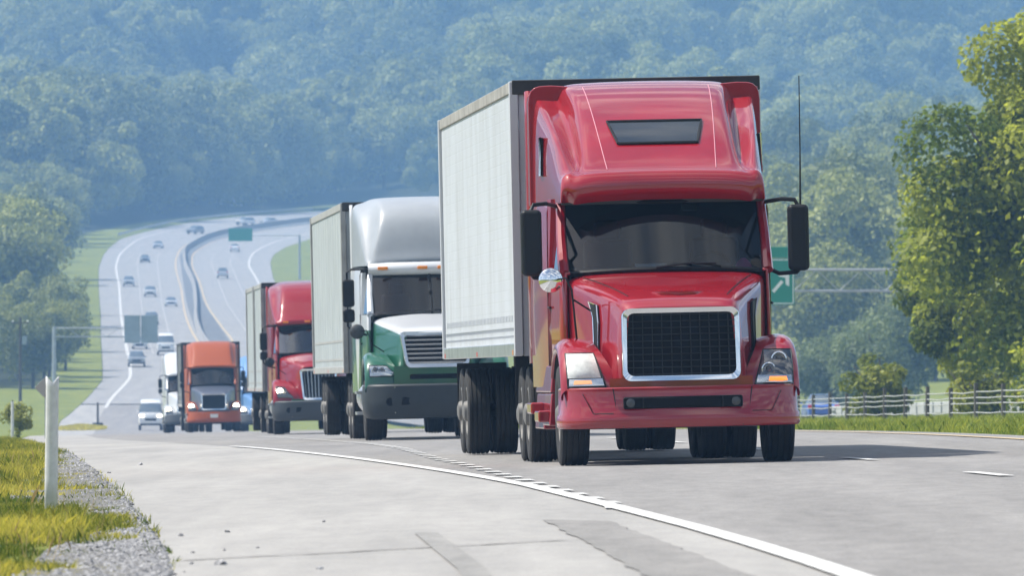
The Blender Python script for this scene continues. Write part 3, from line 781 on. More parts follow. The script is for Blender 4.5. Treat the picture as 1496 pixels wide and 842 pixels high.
    if len(P['roofrings'][0]) == 8:
        cre = rf.data.attributes.new('crease_edge', 'FLOAT', 'EDGE')
        for e in rf.data.edges:
            a, c = e.vertices
            if a//n != c//n and a % n == c % n and a % n in (2, 3, n-3, n-4) and min(a, c)//n >= 4: cre.data[e.index].value = .75
            if a//n == c//n == 4: cre.data[e.index].value = .6
        for s in (-1, 1):   # full-height collar behind the dome
            pr = [(.74, 3.5), (.80, 3.95), (.98, 3.965), (1.10, 3.96), (1.15, 3.945), (1.19, 3.91), (1.212, 3.86), (1.22, 3.78), (1.22, 2.70), (1.0, 2.70)]
            b = B(); b.slab([(s*x, 4.78+.12*(x-.8), z) for x, z in pr], (0, .3, 0)); b.build('roof_collar', roofm, rf, bevel=.012)
    # underside of the brow and roof lining
    B().span(-ht-.02, ht+.02, P['roofrings'][0][0]+.14, ye-.05, zbt-.015, zbt+.02).build('roof_lining', m_cabin, t)
    if P.get('roofwin'):
        (xa, za), (xb2, zb2) = P['roofwin']
        src = [(-xa, -3, za), (-xb2, -3, zb2), (xb2, -3, zb2), (xa, -3, za)]
        pts = drape(rf, [(-lerp(xb2, xa, j/4)*lerp(1, -1, i/6), -3, lerp(zb2, za, j/4)) for j in range(5) for i in range(7)], (0, 1, 0))
        if len(pts) == 35:
            b = B(); b.loft([[pts[j*7+i]+Vector((0, -.012, .004)) for i in range(7)] for j in range(5)]); w = b.build('roof_window', m_skyglass, rf, smooth=80)
            e = [pts[i] for i in range(7)]+[pts[j*7+6] for j in range(1, 5)]+[pts[28+i] for i in range(5, -1, -1)]+[pts[j*7] for j in range(3, -1, -1)]
            B().tube([p+Vector((0, -.012, .006)) for p in e], .016, 6).build('roof_window_seal', m_black, w)
        for s in (-1, 1):
            pts = drape(rf, [(s*lerp(.56, .66, k/14), -3, lerp(3.02, 3.93, k/14)) for k in range(15)], (0, 1, 0))
            if len(pts) > 3: B().tube(pts, .005, 4).build('roof_seam', m_seam, rf)
    for mx in P.get('markers', ()):
        hit = drape(rf, [(mx[0], -3, mx[1])], (0, 1, 0))
        if hit: B().box(hit[0].x, hit[0].y-.01, hit[0].z, .15, .05, .05).build('marker_lamp', m_amberoff, rf, bevel=.01)
    if P.get('header'):
        b = B(); hz0, hz1, hw_, hy = P['header']
        rr = []
        for q, (dy, z) in enumerate(((.05, hz0), (-.02, hz0+.03), (-.05, lerp(hz0, hz1, .5)), (.0, hz1-.02), (.12, hz1))):
            rr.append([(lerp(-1, 1, i/10)*hw_, hy+dy+wrap*1.1*lerp(-1, 1, i/10)**2, z) for i in range(11)])
        b.loft(rr); hdr = b.build('cab_header', P['headerm'], t, smooth=60)
        for mx in P['hmarkers']:
            y = hy-.07+wrap*1.1*(mx/hw_)**2; B().box(mx, y, lerp(hz0, hz1, .55), .17, .05, .055).build('marker_lamp', m_amberoff, hdr, bevel=.012)
    if P.get('visor'):
        b = B(); hz0, hy = P['visor']
        b.loft([[(lerp(-1, 1, i/10)*(ht+.02), hy+dy+wrap*1.0*lerp(-1, 1, i/10)**2, hz0+z) for i in range(11)] for dy, z in ((.0, .0), (-.05, -.02), (-.06, .0), (.02, .10))]); b.build('sun_visor', P.get('visorm', m_black), t, smooth=60)
    # interior
    inn = empty('cab_interior', (0, 0, 0), (0, 0, 0), t)
    B().box(0, yB+.02, (zroof+1.2)/2, 2*sx(yB)-.16, .05, zroof-1.25).build('back_curtain', m_cabin, inn)
    b = B(); b.loft([mirror_ring([(0, y, z), (hb-.08, y+.1, z)]) for y, z in ((cowl-.2, zb-.04), (cowl+.25, zb+.03), (cowl+.38, zb-.1), (cowl+.4, zb-.4))]); b.build('dashboard', m_seat, inn)
    for s in (-1, 1):
        q = B(); q.box(s*.55, yB-.45, zb-.15, .5, .18, .95); q.box(s*.55, yB-.75, zb-.55, .5, .5, .16); q.box(s*.55, yB-.43, zb+.42, .28, .12, .2); q.build('seat', m_seat, inn, bevel=.05)
    q = B(); q.tube([(.5+.22*math.cos(a), cowl+.5+.05*math.sin(a), zb-.02+.2*math.sin(a)) for a in [2*math.pi*k/16 for k in range(17)]], .016, 5); q.build('steering_wheel', m_black, inn)
    if P['style'] == 'red':
        B().hexa([(-.30, cowl+.0, zb+.025), (.02, cowl-.02, zb+.025), (.02, cowl+.2, zb+.04), (-.30, cowl+.2, zb+.04), (-.30, cowl, zb+.035), (.02, cowl-.02, zb+.035), (.02, cowl+.2, zb+.06), (-.30, cowl+.2, zb+.06)]).build('dash_papers', M('pale blue paper', (.45, .5, .55), .8), inn)
        B().lathe([(0, .09), (.05, .07), (.10, .02)], (.80, cowl+.02, zb+.0), 10, 'z', c1=True).build('dash_cloth', M('pink cloth', (.6, .12, .25), .9), inn, smooth=60)
        B().box(.30, yt+.32, zt-.06, .16, .06, .07).build('dash_camera', M('pale plastic box', (.35, .34, .3), .6), inn, bevel=.01)
        for s in (-1, 1):
            vt = B().box(s*1.135, 4.02, 3.2, .03, .16, .40).build('side_vent', m_black, t, bevel=.01)
            B().tube([(s*1.155, 3.93, 3.0), (s*1.15, 3.93, 3.40), (s*1.15, 4.11, 3.40), (s*1.155, 4.11, 3.0), (s*1.155, 3.93, 3.0)], .012, 5).build('vent_frame', m_chrome, vt)
    # mirrors
    mz, mx_, my = P['mir']
    for s in (-1, 1):
        mo = empty('mirror', (0, 0, 0), (0, 0, 0), t)
        if P['style'] == 'red':
            B().box(s*mx_, my, mz, .215, .17, .68).build('mirror_housing', m_black, mo, bevel=.05, seg=3)
            B().box(s*mx_, my+.087, mz+.05, .17, .006, .46).build('mirror_glass', m_chrome, mo)
            B().tube([(s*(ht+.06), yt+wrap+.02, zt-.02), (s*(mx_-.16), my+.04, zt+.0), (s*(mx_-.03), my+.02, zt-.01), (s*mx_, my, mz+.33)], .022, 8).build('mirror_arm', m_black, mo)
            B().tube([(s*(hb+.05), yb+wrap+.15, zb-.02), (s*(mx_-.2), my+.04, zb-.07), (s*(mx_-.02), my+.02, zb-.06), (s*mx_, my, mz-.33)], .022, 8).build('mirror_arm', m_black, mo)
        else:
            B().box(s*mx_, my, mz+.05, .20, .12, .46).build('mirror_housing', m_black, mo, bevel=.04)
            B().box(s*mx_, my, mz-.33, .20, .12, .22).build('mirror_housing', m_black, mo, bevel=.04)
            B().box(s*mx_, my+.062, mz+.05, .16, .004, .38).build('mirror_glass', m_chrome, mo)
            B().tube([(s*(ht+.05), yt+wrap+.05, mz+.45), (s*(mx_-.06), my+.02, mz+.45), (s*(mx_+.02), my, mz+.40), (s*(mx_+.02), my, mz-.50), (s*(mx_-.08), my+.02, mz-.60), (s*(hb+.05), yb+wrap+.2, mz-.66)], .020, 7).build('mirror_arm', m_black, mo)
    if P.get('spot'):
        sxp, syp, szp, fz = P['spot']
        so = empty('spot_mirror', (0, 0, 0), (0, 0, 0), t)
        b = B(); b.lathe([(-.045, .012), (-.035, .07), (-.012, .115), (.0, .125), (.015, .12), (.018, .01)], (sxp, syp, szp), 24, 'y', c0=True, c1=True); b.build('spot_mirror_head', P.get('spotm', m_chrome), so, smooth=60)
        B().tube([(sxp+.02, syp-.03, szp), (sxp+.15, syp-.03, szp+.02), (sxp+.21, syp, szp-.1), (sxp+.25, syp-.05, fz)], .011, 6).build('spot_mirror_arm', m_black, so)
        B().tube([(sxp+.22, syp-.02, szp-.20), (sxp+.50, syp+.1, szp-.38)], .010, 6).build('spot_mirror_arm', m_black, so)
    if P.get('antenna'):
        B().tube([(mx_+.03, my+.03, mz+.33), (mx_+.04, my+.03, mz+.9), (mx_+.045, my+.03, mz+1.66)], [.011, .007, .005], 6).build('antenna', m_black, t)
    # side fairings behind the cab
    if P.get('ext'):
        e0, e1, ez0, ez1, ex = P['ext']
        for s in (-1, 1):
            b = B(); b.loft([[(s*ex, e0, z), (s*(ex+.015), lerp(e0, e1, .5), z), (s*(ex+.005), e1-(.10 if z > ez1-.3 else 0), z)] for z in (ez0, lerp(ez0, ez1, .5), ez1-.25, ez1)]); b.build('side_fairing', P.get('extm', cabm), t, smooth=60, solid=.03)
    # tanks, steps, chassis
    for s in (-1, 1):
        if P['style'] == 'red':
            for (ya, yc, za, zb2, xo) in ((2.2, 3.35, .74, 1.02, 1.205), (2.2, 3.35, .40, .735, 1.225), (3.36, 4.9, .74, 1.02, 1.2), (3.36, 4.9, .36, .735, 1.215)):
                B().hexa([(s*.75, ya, za), (s*xo, ya, za), (s*xo, yc, za), (s*.75, yc, za), (s*.75, ya, zb2), (s*(xo-.03), ya, zb2), (s*(xo-.03), yc, zb2), (s*.75, yc, zb2)]).build('side_skirt', P.get('skirt', cabm), t, bevel=.02)
            for (ya, z) in ((2.25, .50), (3.6, .58)): B().box(s*1.26, ya+.35, z, .14, .7, .12).build('step', P.get('skirt', cabm), t, bevel=.02)
        else:
            b = B(); b.lathe([(0, .02), (0, .31), (.02, .33), (1.5, .33), (1.52, .31), (1.52, .02)], (s*.88, 2.6, .72), 24, 'y'); b.build('fuel_tank', m_alu, t)
            for q in (.45, .8): B().box(s*1.2, 3.0, q, .12, .8, .05).build('step', m_alu, t)
    b = B(); b.span(-.46, -.38, .3, 8.3, .72, .98); b.span(.38, .46, .3, 8.3, .72, .98); b.span(-.5, .5, .35, 2.1, .48, 1.3); b.span(-.9, .9, 5.0, 5.1, .5, 1.2); b.span(-.45, .45, 5.6, 8.1, .62, 1.05)
    b.tube([(-1.0, 1.25, .50), (-.6, 1.25, .42), (.6, 1.25, .42), (1.0, 1.25, .50)], .06); b.tube([(-1.0, 6.4, .52), (1.0, 6.4, .52)], .10); b.tube([(-1.0, 7.7, .52), (1.0, 7.7, .52)], .10)
    b.span(-.55, .55, 6.2, 7.6, 1.05, 1.12)
    b.build('chassis', m_under, t)
    for s in (-1, 1):
        B().box(s*.75, .75, .52, .5, .1, .3).build('tow_bracket', m_under, t)
        b = B(); b.loft([[(s*.62, 1.25+.62*math.cos(a), .51+.62*math.sin(a)), (s*1.18, 1.25+.62*math.cos(a), .51+.62*math.sin(a))] for a in [R(-10+20*k) for k in range(11)]]); b.build('wheel_arch', m_under, t)
        wheel(t, s*1.04, 1.25, 'steer')
        for y in (6.4, 7.7): wheel(t, s*1.075, y, 'outer'); wheel(t, s*.75, y, 'inner')
        B().box(s*.92, 8.42, .78, .6, .02, .72).build('mud_flap', m_rubber, t)
    return t

m_grillbar = M('black grille wire', (.014, .015, .016), .4, spec=.3)
m_chromebar = M('satin chrome bar', (.62, .64, .66), .25, .9)
m_lampdark = M('dark lamp housing', (.07, .075, .08), .25, .4)
m_lampdark2 = M('dark projector lens', (.03, .035, .04), .05, spec=1.)
m_seam = M('pale panel seam', (.6, .25, .3), .4)

# ------------------------------------------------------------------ box trailer
def trailer(loc, yaw, roll, y0, y1, label, style, ztop=4.06, z0=1.13, w=1.29, tandem=True):
    t = empty('box_trailer', loc, (0, roll, yaw)); tag(t, label, 'trailer')
    side = m_tside if style == 'quilt' else m_tgrey if style == 'dark' else m_tcream
    rail = m_rail if style in ('quilt', 'dark') else m_railgrey
    zl = z0+.12 if style != 'quilt' else z0+.14
    zr_ = ztop-.13
    for s in (-1, 1):
        n = max(4, int((y1-y0)/1.22)); step = (y1-y0)/n
        if style == 'quilt':
            B().span(s*w-.02, s*w+.02, y0+.06, y1-.06, zl, zr_).build('side_wall', side, t)
            b = B(); k = 0
            y = y0+.3
            while y < y1-.4: b.span(s*(w+.022)-.004, s*(w+.022)+.004, y, y+.12, zl+.24, zl+.30); y += .31
            b.build('side_vent_slots', m_slot, t)['kind'] = 'stuff'
            b = B(); y = y0+.2
            while y < y1-.2:
                for q in (.06, .13): b.span(s*(w+.022)-.005, s*(w+.022)+.005, y, y+.025, zl+q, zl+q+.025)
                y += .2
            b.build('rivet_rows', m_slot, t)['kind'] = 'stuff'
            B().span(s*(w+.02)-.006, s*(w+.02)+.006, y0+.1, y1-.1, zl+.165, zl+.185).build('side_trim', m_slot, t)
        else:
            sw = B().span(s*w-.02, s*w+.015, y0+.06, y1-.06, zl, zr_).build('side_wall', side, t)
            for k in range(1, n):
                B().span(s*(w+.019)-.004, s*(w+.019)+.004, y0+k*step-.03, y0+k*step+.03, zl, zr_).build('side_post', side, sw)
            B().span(s*(w+.02)-.006, s*(w+.02)+.006, y0+.1, y1-.1, zl+.42, zl+.46).build('side_trim', m_railgrey, t)
            B().span(s*(w+.02)-.006, s*(w+.02)+.006, y0+.1, y1-.1, zl+.10, zl+.14).build('side_trim', m_railgrey, t)
        B().span(s*w-.04, s*w+.03, y0, y1, zr_+.002, ztop-.004).build('top_rail', rail if style != 'quilt' else m_topside, t, bevel=.01)
        B().span(s*w-.05, s*w+.028, y0, y1, z0, zl-.002).build('bottom_rail', m_railgrey if style != 'quilt' else m_alu, t, bevel=.01)
        for y in (y0, y1): B().span(s*w-.06, s*w+.034, y-.04, y+.06, z0+.003, ztop-.008).build('corner_post', m_cpost if style == 'quilt' else rail, t, bevel=.012)
        for y in ((y0+.5, (y0+y1)/2, y1-.4) if det_l else ()): B().box(s*(w+.04), y, z0+.04, .03, .10, .06).build('side_marker', m_redlens if y > y0+1 else m_amberoff, t, bevel=.01)
    B().span(-w+.04, w-.04, y0+.0, y0+.04, z0, zr_).build('front_wall', side, t)
    B().span(-w-.03, w+.03, y0-.05, y0+.06, zr_-.02, ztop+.004).build('front_rail', m_rail, t, bevel=.012)
    for s in (-1, 1): B().span(min(s*.02, s*(w-.08)), max(s*.02, s*(w-.08)), y1-.03, y1+.02, z0+.05, zr_).build('rear_door', side, t)
    B().span(-w+.02, w-.02, y0+.05, y1-.02, ztop-.02, ztop-.002).build('trailer_roof', m_alu, t)
    B().span(-w+.05, w-.05, y0+.05, y1-.05, z0+.02, z0+.10).build('trailer_floor', m_under, t)
    b = B(); b.span(-.5, -.4, y0+.8, y1-.2, z0-.25, z0+.02); b.span(.4, .5, y0+.8, y1-.2, z0-.25, z0+.02)
    ax = (y1-3.1, y1-1.85) if tandem else (y1-1.1,)
    for y in ax: b.tube([(-1.0, y, .51), (1.0, y, .51)], .08); b.span(-.6, -.35, y-.3, y+.3, .5, z0-.1); b.span(.35, .6, y-.3, y+.3, .5, z0-.1)
    b.build('bogie', m_under, t)
    for y in ax:
        for s in (-1, 1): wheel(t, s*1.10, y, 'outer'); wheel(t, s*.77, y, 'inner')
    for s in (-1, 1):
        b = B(); yl = y0+(3.0 if tandem else 2.2); b.span(s*.75-.06, s*.75+.06, yl-.06, yl+.06, .45, z0); b.span(s*.75-.12, s*.75+.12, yl-.12, yl+.12, .40, .45); b.build('landing_leg', m_under, t)
        B().span(s*.93-.3, s*.93+.3, y1-.98 if tandem else y1-.3, y1-.96 if tandem else y1-.28, .3, z0-.05).build('mud_flap', m_rubber, t)
    B().span(-1.1, 1.1, y1-.12, y1-.02, .5, .6).build('rear_guard', m_under, t)
    return t
det_l = True
m_slot = M('pale grey slot', (.45, .475, .51), .5)
m_cpost = M('white corner post', (.50, .52, .55), .5)
m_topside = M('dirty grey top rail', (.30, .29, .27), .6, var=.3)

# ------------------------------------------------------------------ the five trucks
VN_ROOF = [(2.24, 2.705, .90, 2.69, .97, 2.69, 1.00, 2.688), (2.15, 2.78, .92, 2.77, .99, 2.76, 1.03, 2.74), (2.13, 2.88, .92, 2.87, 1.0, 2.86, 1.045, 2.82), (2.19, 2.975, .91, 2.96, 1.0, 2.955, 1.05, 2.9), (2.225, 2.998, .90, 2.985, .99, 2.98, 1.05, 2.93),
    (2.36, 3.03, .80, 2.995, .95, 3.01, 1.055, 2.97), (2.75, 3.24, .79, 3.06, 1.0, 3.21, 1.07, 3.08), (3.3, 3.53, .79, 3.25, 1.04, 3.44, 1.095, 3.28), (3.9, 3.78, .80, 3.50, 1.08, 3.60, 1.13, 3.45), (4.4, 3.93, .83, 3.70, 1.11, 3.74, 1.17, 3.58), (4.9, 4.0, .88, 3.86, 1.14, 3.86, 1.19, 3.72), (5.05, 4.01, .89, 3.88, 1.15, 3.88, 1.2, 3.75)]
VN_HOOD = [(.13, 1.60, 1.585, .565, .80, .62), (.20, 1.655, 1.635, .585, .80, .66), (.30, 1.69, 1.665, .605, .80, .68), (.65, 1.77, 1.735, .69, .80, .75), (1.1, 1.855, 1.81, .80, .80, .84), (1.55, 1.925, 1.87, .91, .82, .93), (2.02, 1.985, 1.93, 1.0, .85, 1.0)]
VN_SIDE = [(1.9, 1.03), (2.4, 1.08), (3.2, 1.145), (3.6, 1.19), (5.05, 1.215)]
VN_F = [(.30, .78, .60), (.34, .90, .64), (.44, 1.05, .71), (.60, 1.17, .78), (.85, 1.255, .82), (1.15, 1.285, .84), (1.5, 1.27, .86), (1.78, 1.18, .88), (1.98, 1.0, .9)]
def place(D, x=None):
    return Vector((x, D, zg(x, D)))
red = dict(style='red', loc=place(103.0, 1.73), yaw=.054, roll=-.022, label='big red semi truck with chrome framed black grille, leading the line of trucks',
    hood=m_red, fender=m_red, cab=m_red, roof=m_red, bumper=m_red, hoodrings=VN_HOOD, ws=(1.80, 1.985, 1.03, 2.38, 2.68, 1.01, .30), side=VN_SIDE, zroof=2.72,
    roofrings=VN_ROOF, roofbot=2.685, roofwin=((.49, 3.53), (.41, 3.29)), bz0=.375, bz1=.785, bw=1.195, fpts=VN_F, fo=1.205, seams=True, scoop=True, vents=True,
    grille=dict(y=.055, z0=.845, z1=1.575, w0=.60, w1=.59, style='mesh', frame=.075, lean=.05),
    head=dict(quad=[(1.14, 1.135), (.86, 1.135), (.75, .79), (1.135, .785)], lamps=[(.45, .30, .085, m_lampoff), (.72, .58, .075, m_lampoff)], turn=[(1.07, .862), (.90, .864), (.89, .826), (1.08, .823)], clear=[(1.12, .876), (.785, .88), (.77, .808), (1.125, .804)]),
    mir=(2.28, 1.37, 2.12), spot=(-1.235, 1.15, 1.885, 1.25), antenna=True, ext=(5.06, 5.75, 1.05, 3.92, 1.215), markers=())
tr1 = tractor(red)
trailer(place(103.0, 1.73), .054, -.022, 6.1, 22.2, 'long white quilted box trailer with black front rail behind the big red truck', 'quilt')

COL_ROOF = [(2.62, 2.96, .90, 2.95, 1.0), (2.60, 3.02, .92, 3.0, 1.02), (2.66, 3.14, .93, 3.02, 1.04), (2.72, 3.40, .88, 3.05, 1.06), (2.85, 3.72, .82, 3.2, 1.08), (3.1, 3.95, .80, 3.5, 1.12), (3.5, 4.06, .82, 3.85, 1.16), (4.2, 4.11, .88, 4.0, 1.2), (5.0, 4.12, .92, 4.03, 1.2), (5.06, 4.12, .92, 4.03, 1.2)]
COL_HOOD = [(.20, 1.80, 1.78, .55, .95, .60), (.26, 1.85, 1.82, .58, .95, .64), (.5, 1.90, 1.86, .63, .95, .70), (.9, 1.96, 1.90, .72, .95, .80), (1.4, 2.04, 1.96, .85, .95, .92), (1.95, 2.12, 2.03, .97, .95, 1.0)]
COL_F = [(.30, .92, .55), (.31, 1.05, .58), (.36, 1.20, .66), (.5, 1.33, .74), (.78, 1.44, .80), (1.15, 1.47, .84), (1.5, 1.42, .86), (1.8, 1.28, .9), (2.0, 1.05, .92)]
green = dict(red, style='green', loc=place(170, -1.20), yaw=.052, label='white and dark green semi truck with chrome bar grille behind the big red truck',
    hood=m_hoodtone, nose=m_green, fender=m_green, cab=m_wpaint, roof=m_wroof, bumper=m_grey, hoodrings=COL_HOOD, ws=(1.85, 2.12, 1.0, 2.42, 2.76, .97, .25), zroof=2.9, roofrings=COL_ROOF, roofbot=2.93, roofwin=None,
    bz0=.36, bz1=.93, bw=1.2, bprof=[(-.10, 1.), (0, 1.), (.03, .95), (.04, .55), (.04, .45), (.02, .2), (-.03, .02), (-.14, -.02)], fpts=COL_F, fo=1.2, seams=False, scoop=False, vents=False, split=True,
    grille=dict(y=.10, z0=1.20, z1=1.80, w0=.52, w1=.62, style='bars', frame=.09, lean=.10, fmat=m_chromebar),
    head=dict(quad=[(1.13, 1.25), (.84, 1.24), (.66, 1.07), (1.12, 1.06)], hm=m_lampoff, lamps=[(.3, .5, .07, m_lampoff), (.6, .55, .06, m_lampoff)]),
    mir=(2.42, 1.38, 2.1), spot=(-1.28, 1.2, 1.82, 1.44), spotm=m_greyl, antenna=False, ext=(5.06, 5.7, 1.05, 4.0, 1.2), header=(2.76, 2.98, 1.02, 2.40), headerm=m_wpaint, hmarkers=(-.78, -.12, .22, .78), band=m_green, doorm=m_doortone, extm=m_doortone)
tractor(green)
trailer(place(170, -1.20), .052, -.022, 6.0, 22.0, 'grey weathered box trailer behind the white and green truck', 'cream')

PRO_ROOF = [(2.25, 2.92, .90, 2.91, 1.0), (2.22, 3.02, .92, 3.0, 1.03), (2.36, 3.12, .92, 3.05, 1.05), (2.6, 3.42, .90, 3.1, 1.07), (2.9, 3.72, .88, 3.25, 1.1), (3.3, 3.93, .86, 3.5, 1.14), (3.9, 4.05, .88, 3.85, 1.18), (5.0, 4.1, .92, 3.98, 1.2), (5.05, 4.1, .92, 3.98, 1.2)]
PRO_HOOD = [(.16, 1.80, 1.77, .46, .90, .42), (.22, 1.86, 1.82, .50, .90, .48), (.45, 1.92, 1.86, .57, .90, .62), (.9, 2.0, 1.92, .70, .90, .78), (1.4, 2.08, 1.98, .84, .90, .92), (1.95, 2.16, 2.05, .97, .9, 1.0)]
PRO_F = [(.28, .88, .42), (.30, 1.02, .46), (.38, 1.18, .55), (.55, 1.32, .66), (.8, 1.42, .76), (1.15, 1.46, .84), (1.5, 1.42, .86), (1.8, 1.28, .9), (2.0, 1.05, .92)]
red2 = dict(green, style='red2', loc=place(270, -5.05), yaw=.048, label='smaller looking maroon red semi truck with curved chrome grille, third in line',
    hood=m_red2, fender=m_red2, cab=m_red2, roof=m_red2, bumper=m_greyl, hoodrings=PRO_HOOD, ws=(1.85, 2.16, 1.0, 2.36, 2.84, .97, .22), roofrings=PRO_ROOF, roofbot=2.92, zroof=2.9,
    bz0=.36, bz1=.88, split=False, grille=dict(y=.06, z0=.90, z1=1.72, w0=.42, w1=.50, style='vert', frame=.10, lean=.08, fmat=m_chrome), fpts=PRO_F, fo=1.2,
    head=dict(quad=[(1.12, 1.27), (.90, 1.25), (.66, .96), (1.08, .98)], lamps=[(.4, .45, .085, m_lamp), (.75, .7, .05, m_lampoff)]),
    mir=(2.42, 1.38, 2.1), spot=(-1.25, 1.2, 1.92, 1.44), spotm=m_black, header=None, band=None, doorm=m_red2, extm=m_red2, ext=(5.06, 5.7, 1.05, 3.95, 1.2), markers=((-.78, 2.97), (-.2, 2.98), (.0, 2.98), (.2, 2.98), (.78, 2.97)), headerm=m_red2)
tractor(red2)
trailer(place(270, -5.05), .048, -.02, 6.0, 14.5, 'front one of two short white trailers pulled by the maroon truck', 'cream', tandem=False)
trailer(place(270, -5.05), .048, -.02, 15.5, 24.0, 'rear one of two short white trailers pulled by the maroon truck', 'cream', tandem=False)

m_slate = M('slate blue hood colour', (.07, .085, .12), .4, coat=.5)  # hood and nose darker and bluer than the orange cab
orange = dict(red, style='orange', loc=place(459, -13.3), yaw=.045, roll=-.02, label='orange semi truck with lit headlights, fourth in line by the crest',
    hood=m_slate, nose=m_slate, fender=m_orange, cab=m_orange, roof=m_orange, bumper=m_orange, roofwin=None, seams=False, scoop=False, vents=False, antenna=False, spot=None, skirt=m_orange,
    roofrings=[(2.3, 2.90, .92, 2.89, 1.02), (2.26, 3.0, .93, 2.98, 1.05), (2.4, 3.06, .92, 3.0, 1.06), (2.9, 3.5, .86, 3.2, 1.08), (3.6, 3.95, .84, 3.7, 1.12), (4.2, 4.08, .86, 3.95, 1.14), (5.0, 4.1, .88, 4.0, 1.15), (5.05, 4.1, .88, 4.0, 1.15)], roofbot=2.90,
    ws=(1.80, 2.16, 1.0, 2.38, 2.86, .97, .30), hoodrings=[(y, a+.12, b_+.12, c, d, e) for y, a, b_, c, d, e in VN_HOOD],
    grille=dict(y=.075, z0=1.0, z1=1.72, w0=.56, w1=.56, style='mesh', frame=.08), bz0=.45, bz1=.92, fpts=[(y, z+.1, x) for y, z, x in VN_F],
    head=dict(quad=[(1.14, 1.30), (.87, 1.29), (.76, .98), (1.13, .97)], lamps=[(.5, .5, .13, m_lamp)]), mir=(2.45, 1.37, 2.12), zroof=2.9)
tractor(orange)
trailer(place(459, -13.3), .045, -.02, 6.1, 22.0, 'pale box trailer rising either side of the orange truck roof', 'dark')

white = dict(orange, loc=place(515, -16.2), yaw=.045, label='white semi truck half hidden behind the orange truck and its trailer', nose=m_wpaint, hood=m_wpaint, fender=m_wpaint, cab=m_wpaint, roof=m_wpaint, bumper=m_greyl, skirt=m_wpaint, doorm=m_wpaint, extm=m_wpaint)
tractor(white)
blue = dict(white, loc=place(548, -13.3), label='blue and white semi truck peeping out between the orange and maroon trucks', nose=m_blue, hood=m_blue, fender=m_wpaint, cab=m_blue, roof=m_blue, doorm=m_blue, extm=m_blue, skirt=m_wpaint)
tractor(blue)

# ------------------------------------------------------------------ cars
def car(loc, yaw, kind, paint, label, name='car', lit=False, group='distant cars on the highway'):
    t = empty(name, loc, (0, 0, yaw)); tag(t, label, 'car' if name != 'van' else 'van', group)
    # front faces -y
    if kind == 'sedan':
        body = [(-.0, .42, .60, .80), (.05, .30, .74, .86), (.5, .28, .82, .9), (1.35, .28, .95, .91), (3.4, .28, .98, .91), (4.3, .30, .97, .88), (4.55, .42, .80, .82)]
        roof = [(1.25, .94, .74), (2.0, 1.40, .60), (2.6, 1.46, .58), (3.2, 1.42, .58), (3.95, .97, .70)]
        wy, wr = (.9, 3.65), .33
    elif kind == 'suv':
        body = [(0, .5, .85, .85), (.06, .40, 1.0, .92), (.6, .38, 1.08, .95), (1.3, .38, 1.14, .96), (3.6, .38, 1.16, .96), (4.5, .4, 1.16, .94), (4.65, .5, 1.0, .9)]
        roof = [(1.2, 1.13, .82), (1.85, 1.70, .68), (2.6, 1.78, .66), (4.1, 1.74, .66), (4.55, 1.15, .76)]
        wy, wr = (.95, 3.7), .38
    else:   # pickup / medium truck and van
        body = [(0, .55, 1.2, .92), (.08, .45, 1.36, .98), (.9, .45, 1.46, 1.0), (1.5, .45, 1.5, 1.0), (3.4, .45, 1.5, 1.0), (5.4, .5, 1.5, 1.0), (5.5, .55, 1.45, 1.0)]
        roof = [(1.4, 1.48, .88), (1.95, 2.25, .8), (2.6, 2.5, .8), (5.2, 2.55, .82), (5.45, 1.5, .9)]
        wy, wr = (1.05, 4.2), .42
    b = B(); rings = []
    for y, za, zb, x in body:
        rings.append(mirror_ring([(0, y, zb+.02), (x*.8, y, zb+.01), (x*.96, y, zb-.05), (x, y, (za+zb)/2), (x*.97, y, za), (0, y, za)]))
    b.loft(rings, False, True, True); bo = b.build('body', paint, t, smooth=50)
    b = B(); b.loft([mirror_ring([(0, y, z+.02), (x*.85, y, z), (x, y, z-.06), (lerp(x, body[3][3], .7), y, body[3][2]-.02)]) for y, z, x in roof]); b.build('cabin_glass', m_carglass, t, smooth=50)
    r2 = roof[1:-1]
    b = B(); b.loft([mirror_ring([(0, y, z+.035), (x*.9, y, z+.02), (x+.01, y, z-.05)]) for y, z, x in r2]); b.build('roof', paint, t, smooth=60)
    for s in (-1, 1):
        for y in wy:
            w = empty('wheel', (s*(body[3][3]-.12), y, wr), (0, 0, math.pi if s > 0 else 0), t)
            link('tyre', ME_CT, w).scale = (1, wr/.35, wr/.35); link('rim', ME_CR, w).scale = (1, wr/.35, wr/.35)
        B().box(s*body[1][3]*.76, .03, body[1][2]-.14, .36, .12, .16).build('headlight', m_lamp if lit else m_lampoff, t, bevel=.03)
        B().box(s*body[-2][3]*.82, body[-1][0]-.04, body[-2][2]-.16, .28, .14, .18).build('tail_light', m_redlens, t, bevel=.03)
        B().box(s*(body[3][3]+.08), body[3][0]+.35, body[3][2]+.05, .16, .1, .12).build('wing_mirror', paint, t, bevel=.03)
    B().box(0, .01, (body[1][1]+body[1][2])/2, .95, .07, .2).build('grille', m_hole, t, bevel=.02)
    B().box(0, .03, body[1][1]+.05, body[1][3]*1.8, .14, .16).build('bumper', m_grey if kind != 'sedan' else paint, t, bevel=.04)
    return t
m_carglass = M('dark car glass', (.09, .115, .14), .08, spec=.8)  # base colour lifted towards blue to stand in for reflected sky
ME_CT = B().lathe([(-.10, .22), (-.11, .30), (-.09, .348), (.09, .348), (.11, .30), (.10, .22)], (0, 0, 0), 20).mesh('tyre')
ME_CR = B().lathe([(-.09, .225), (-.06, .2), (-.05, .06), (-.07, .01)], (0, 0, 0), 16, c1=True).mesh('rim')
ME_CT.materials.append(m_rubber); ME_CR.materials.append(m_rimw); ME_CT.shade_smooth(); ME_CR.shade_smooth()
cp = lambda n, c: M(n, c, .3, coat=.8)
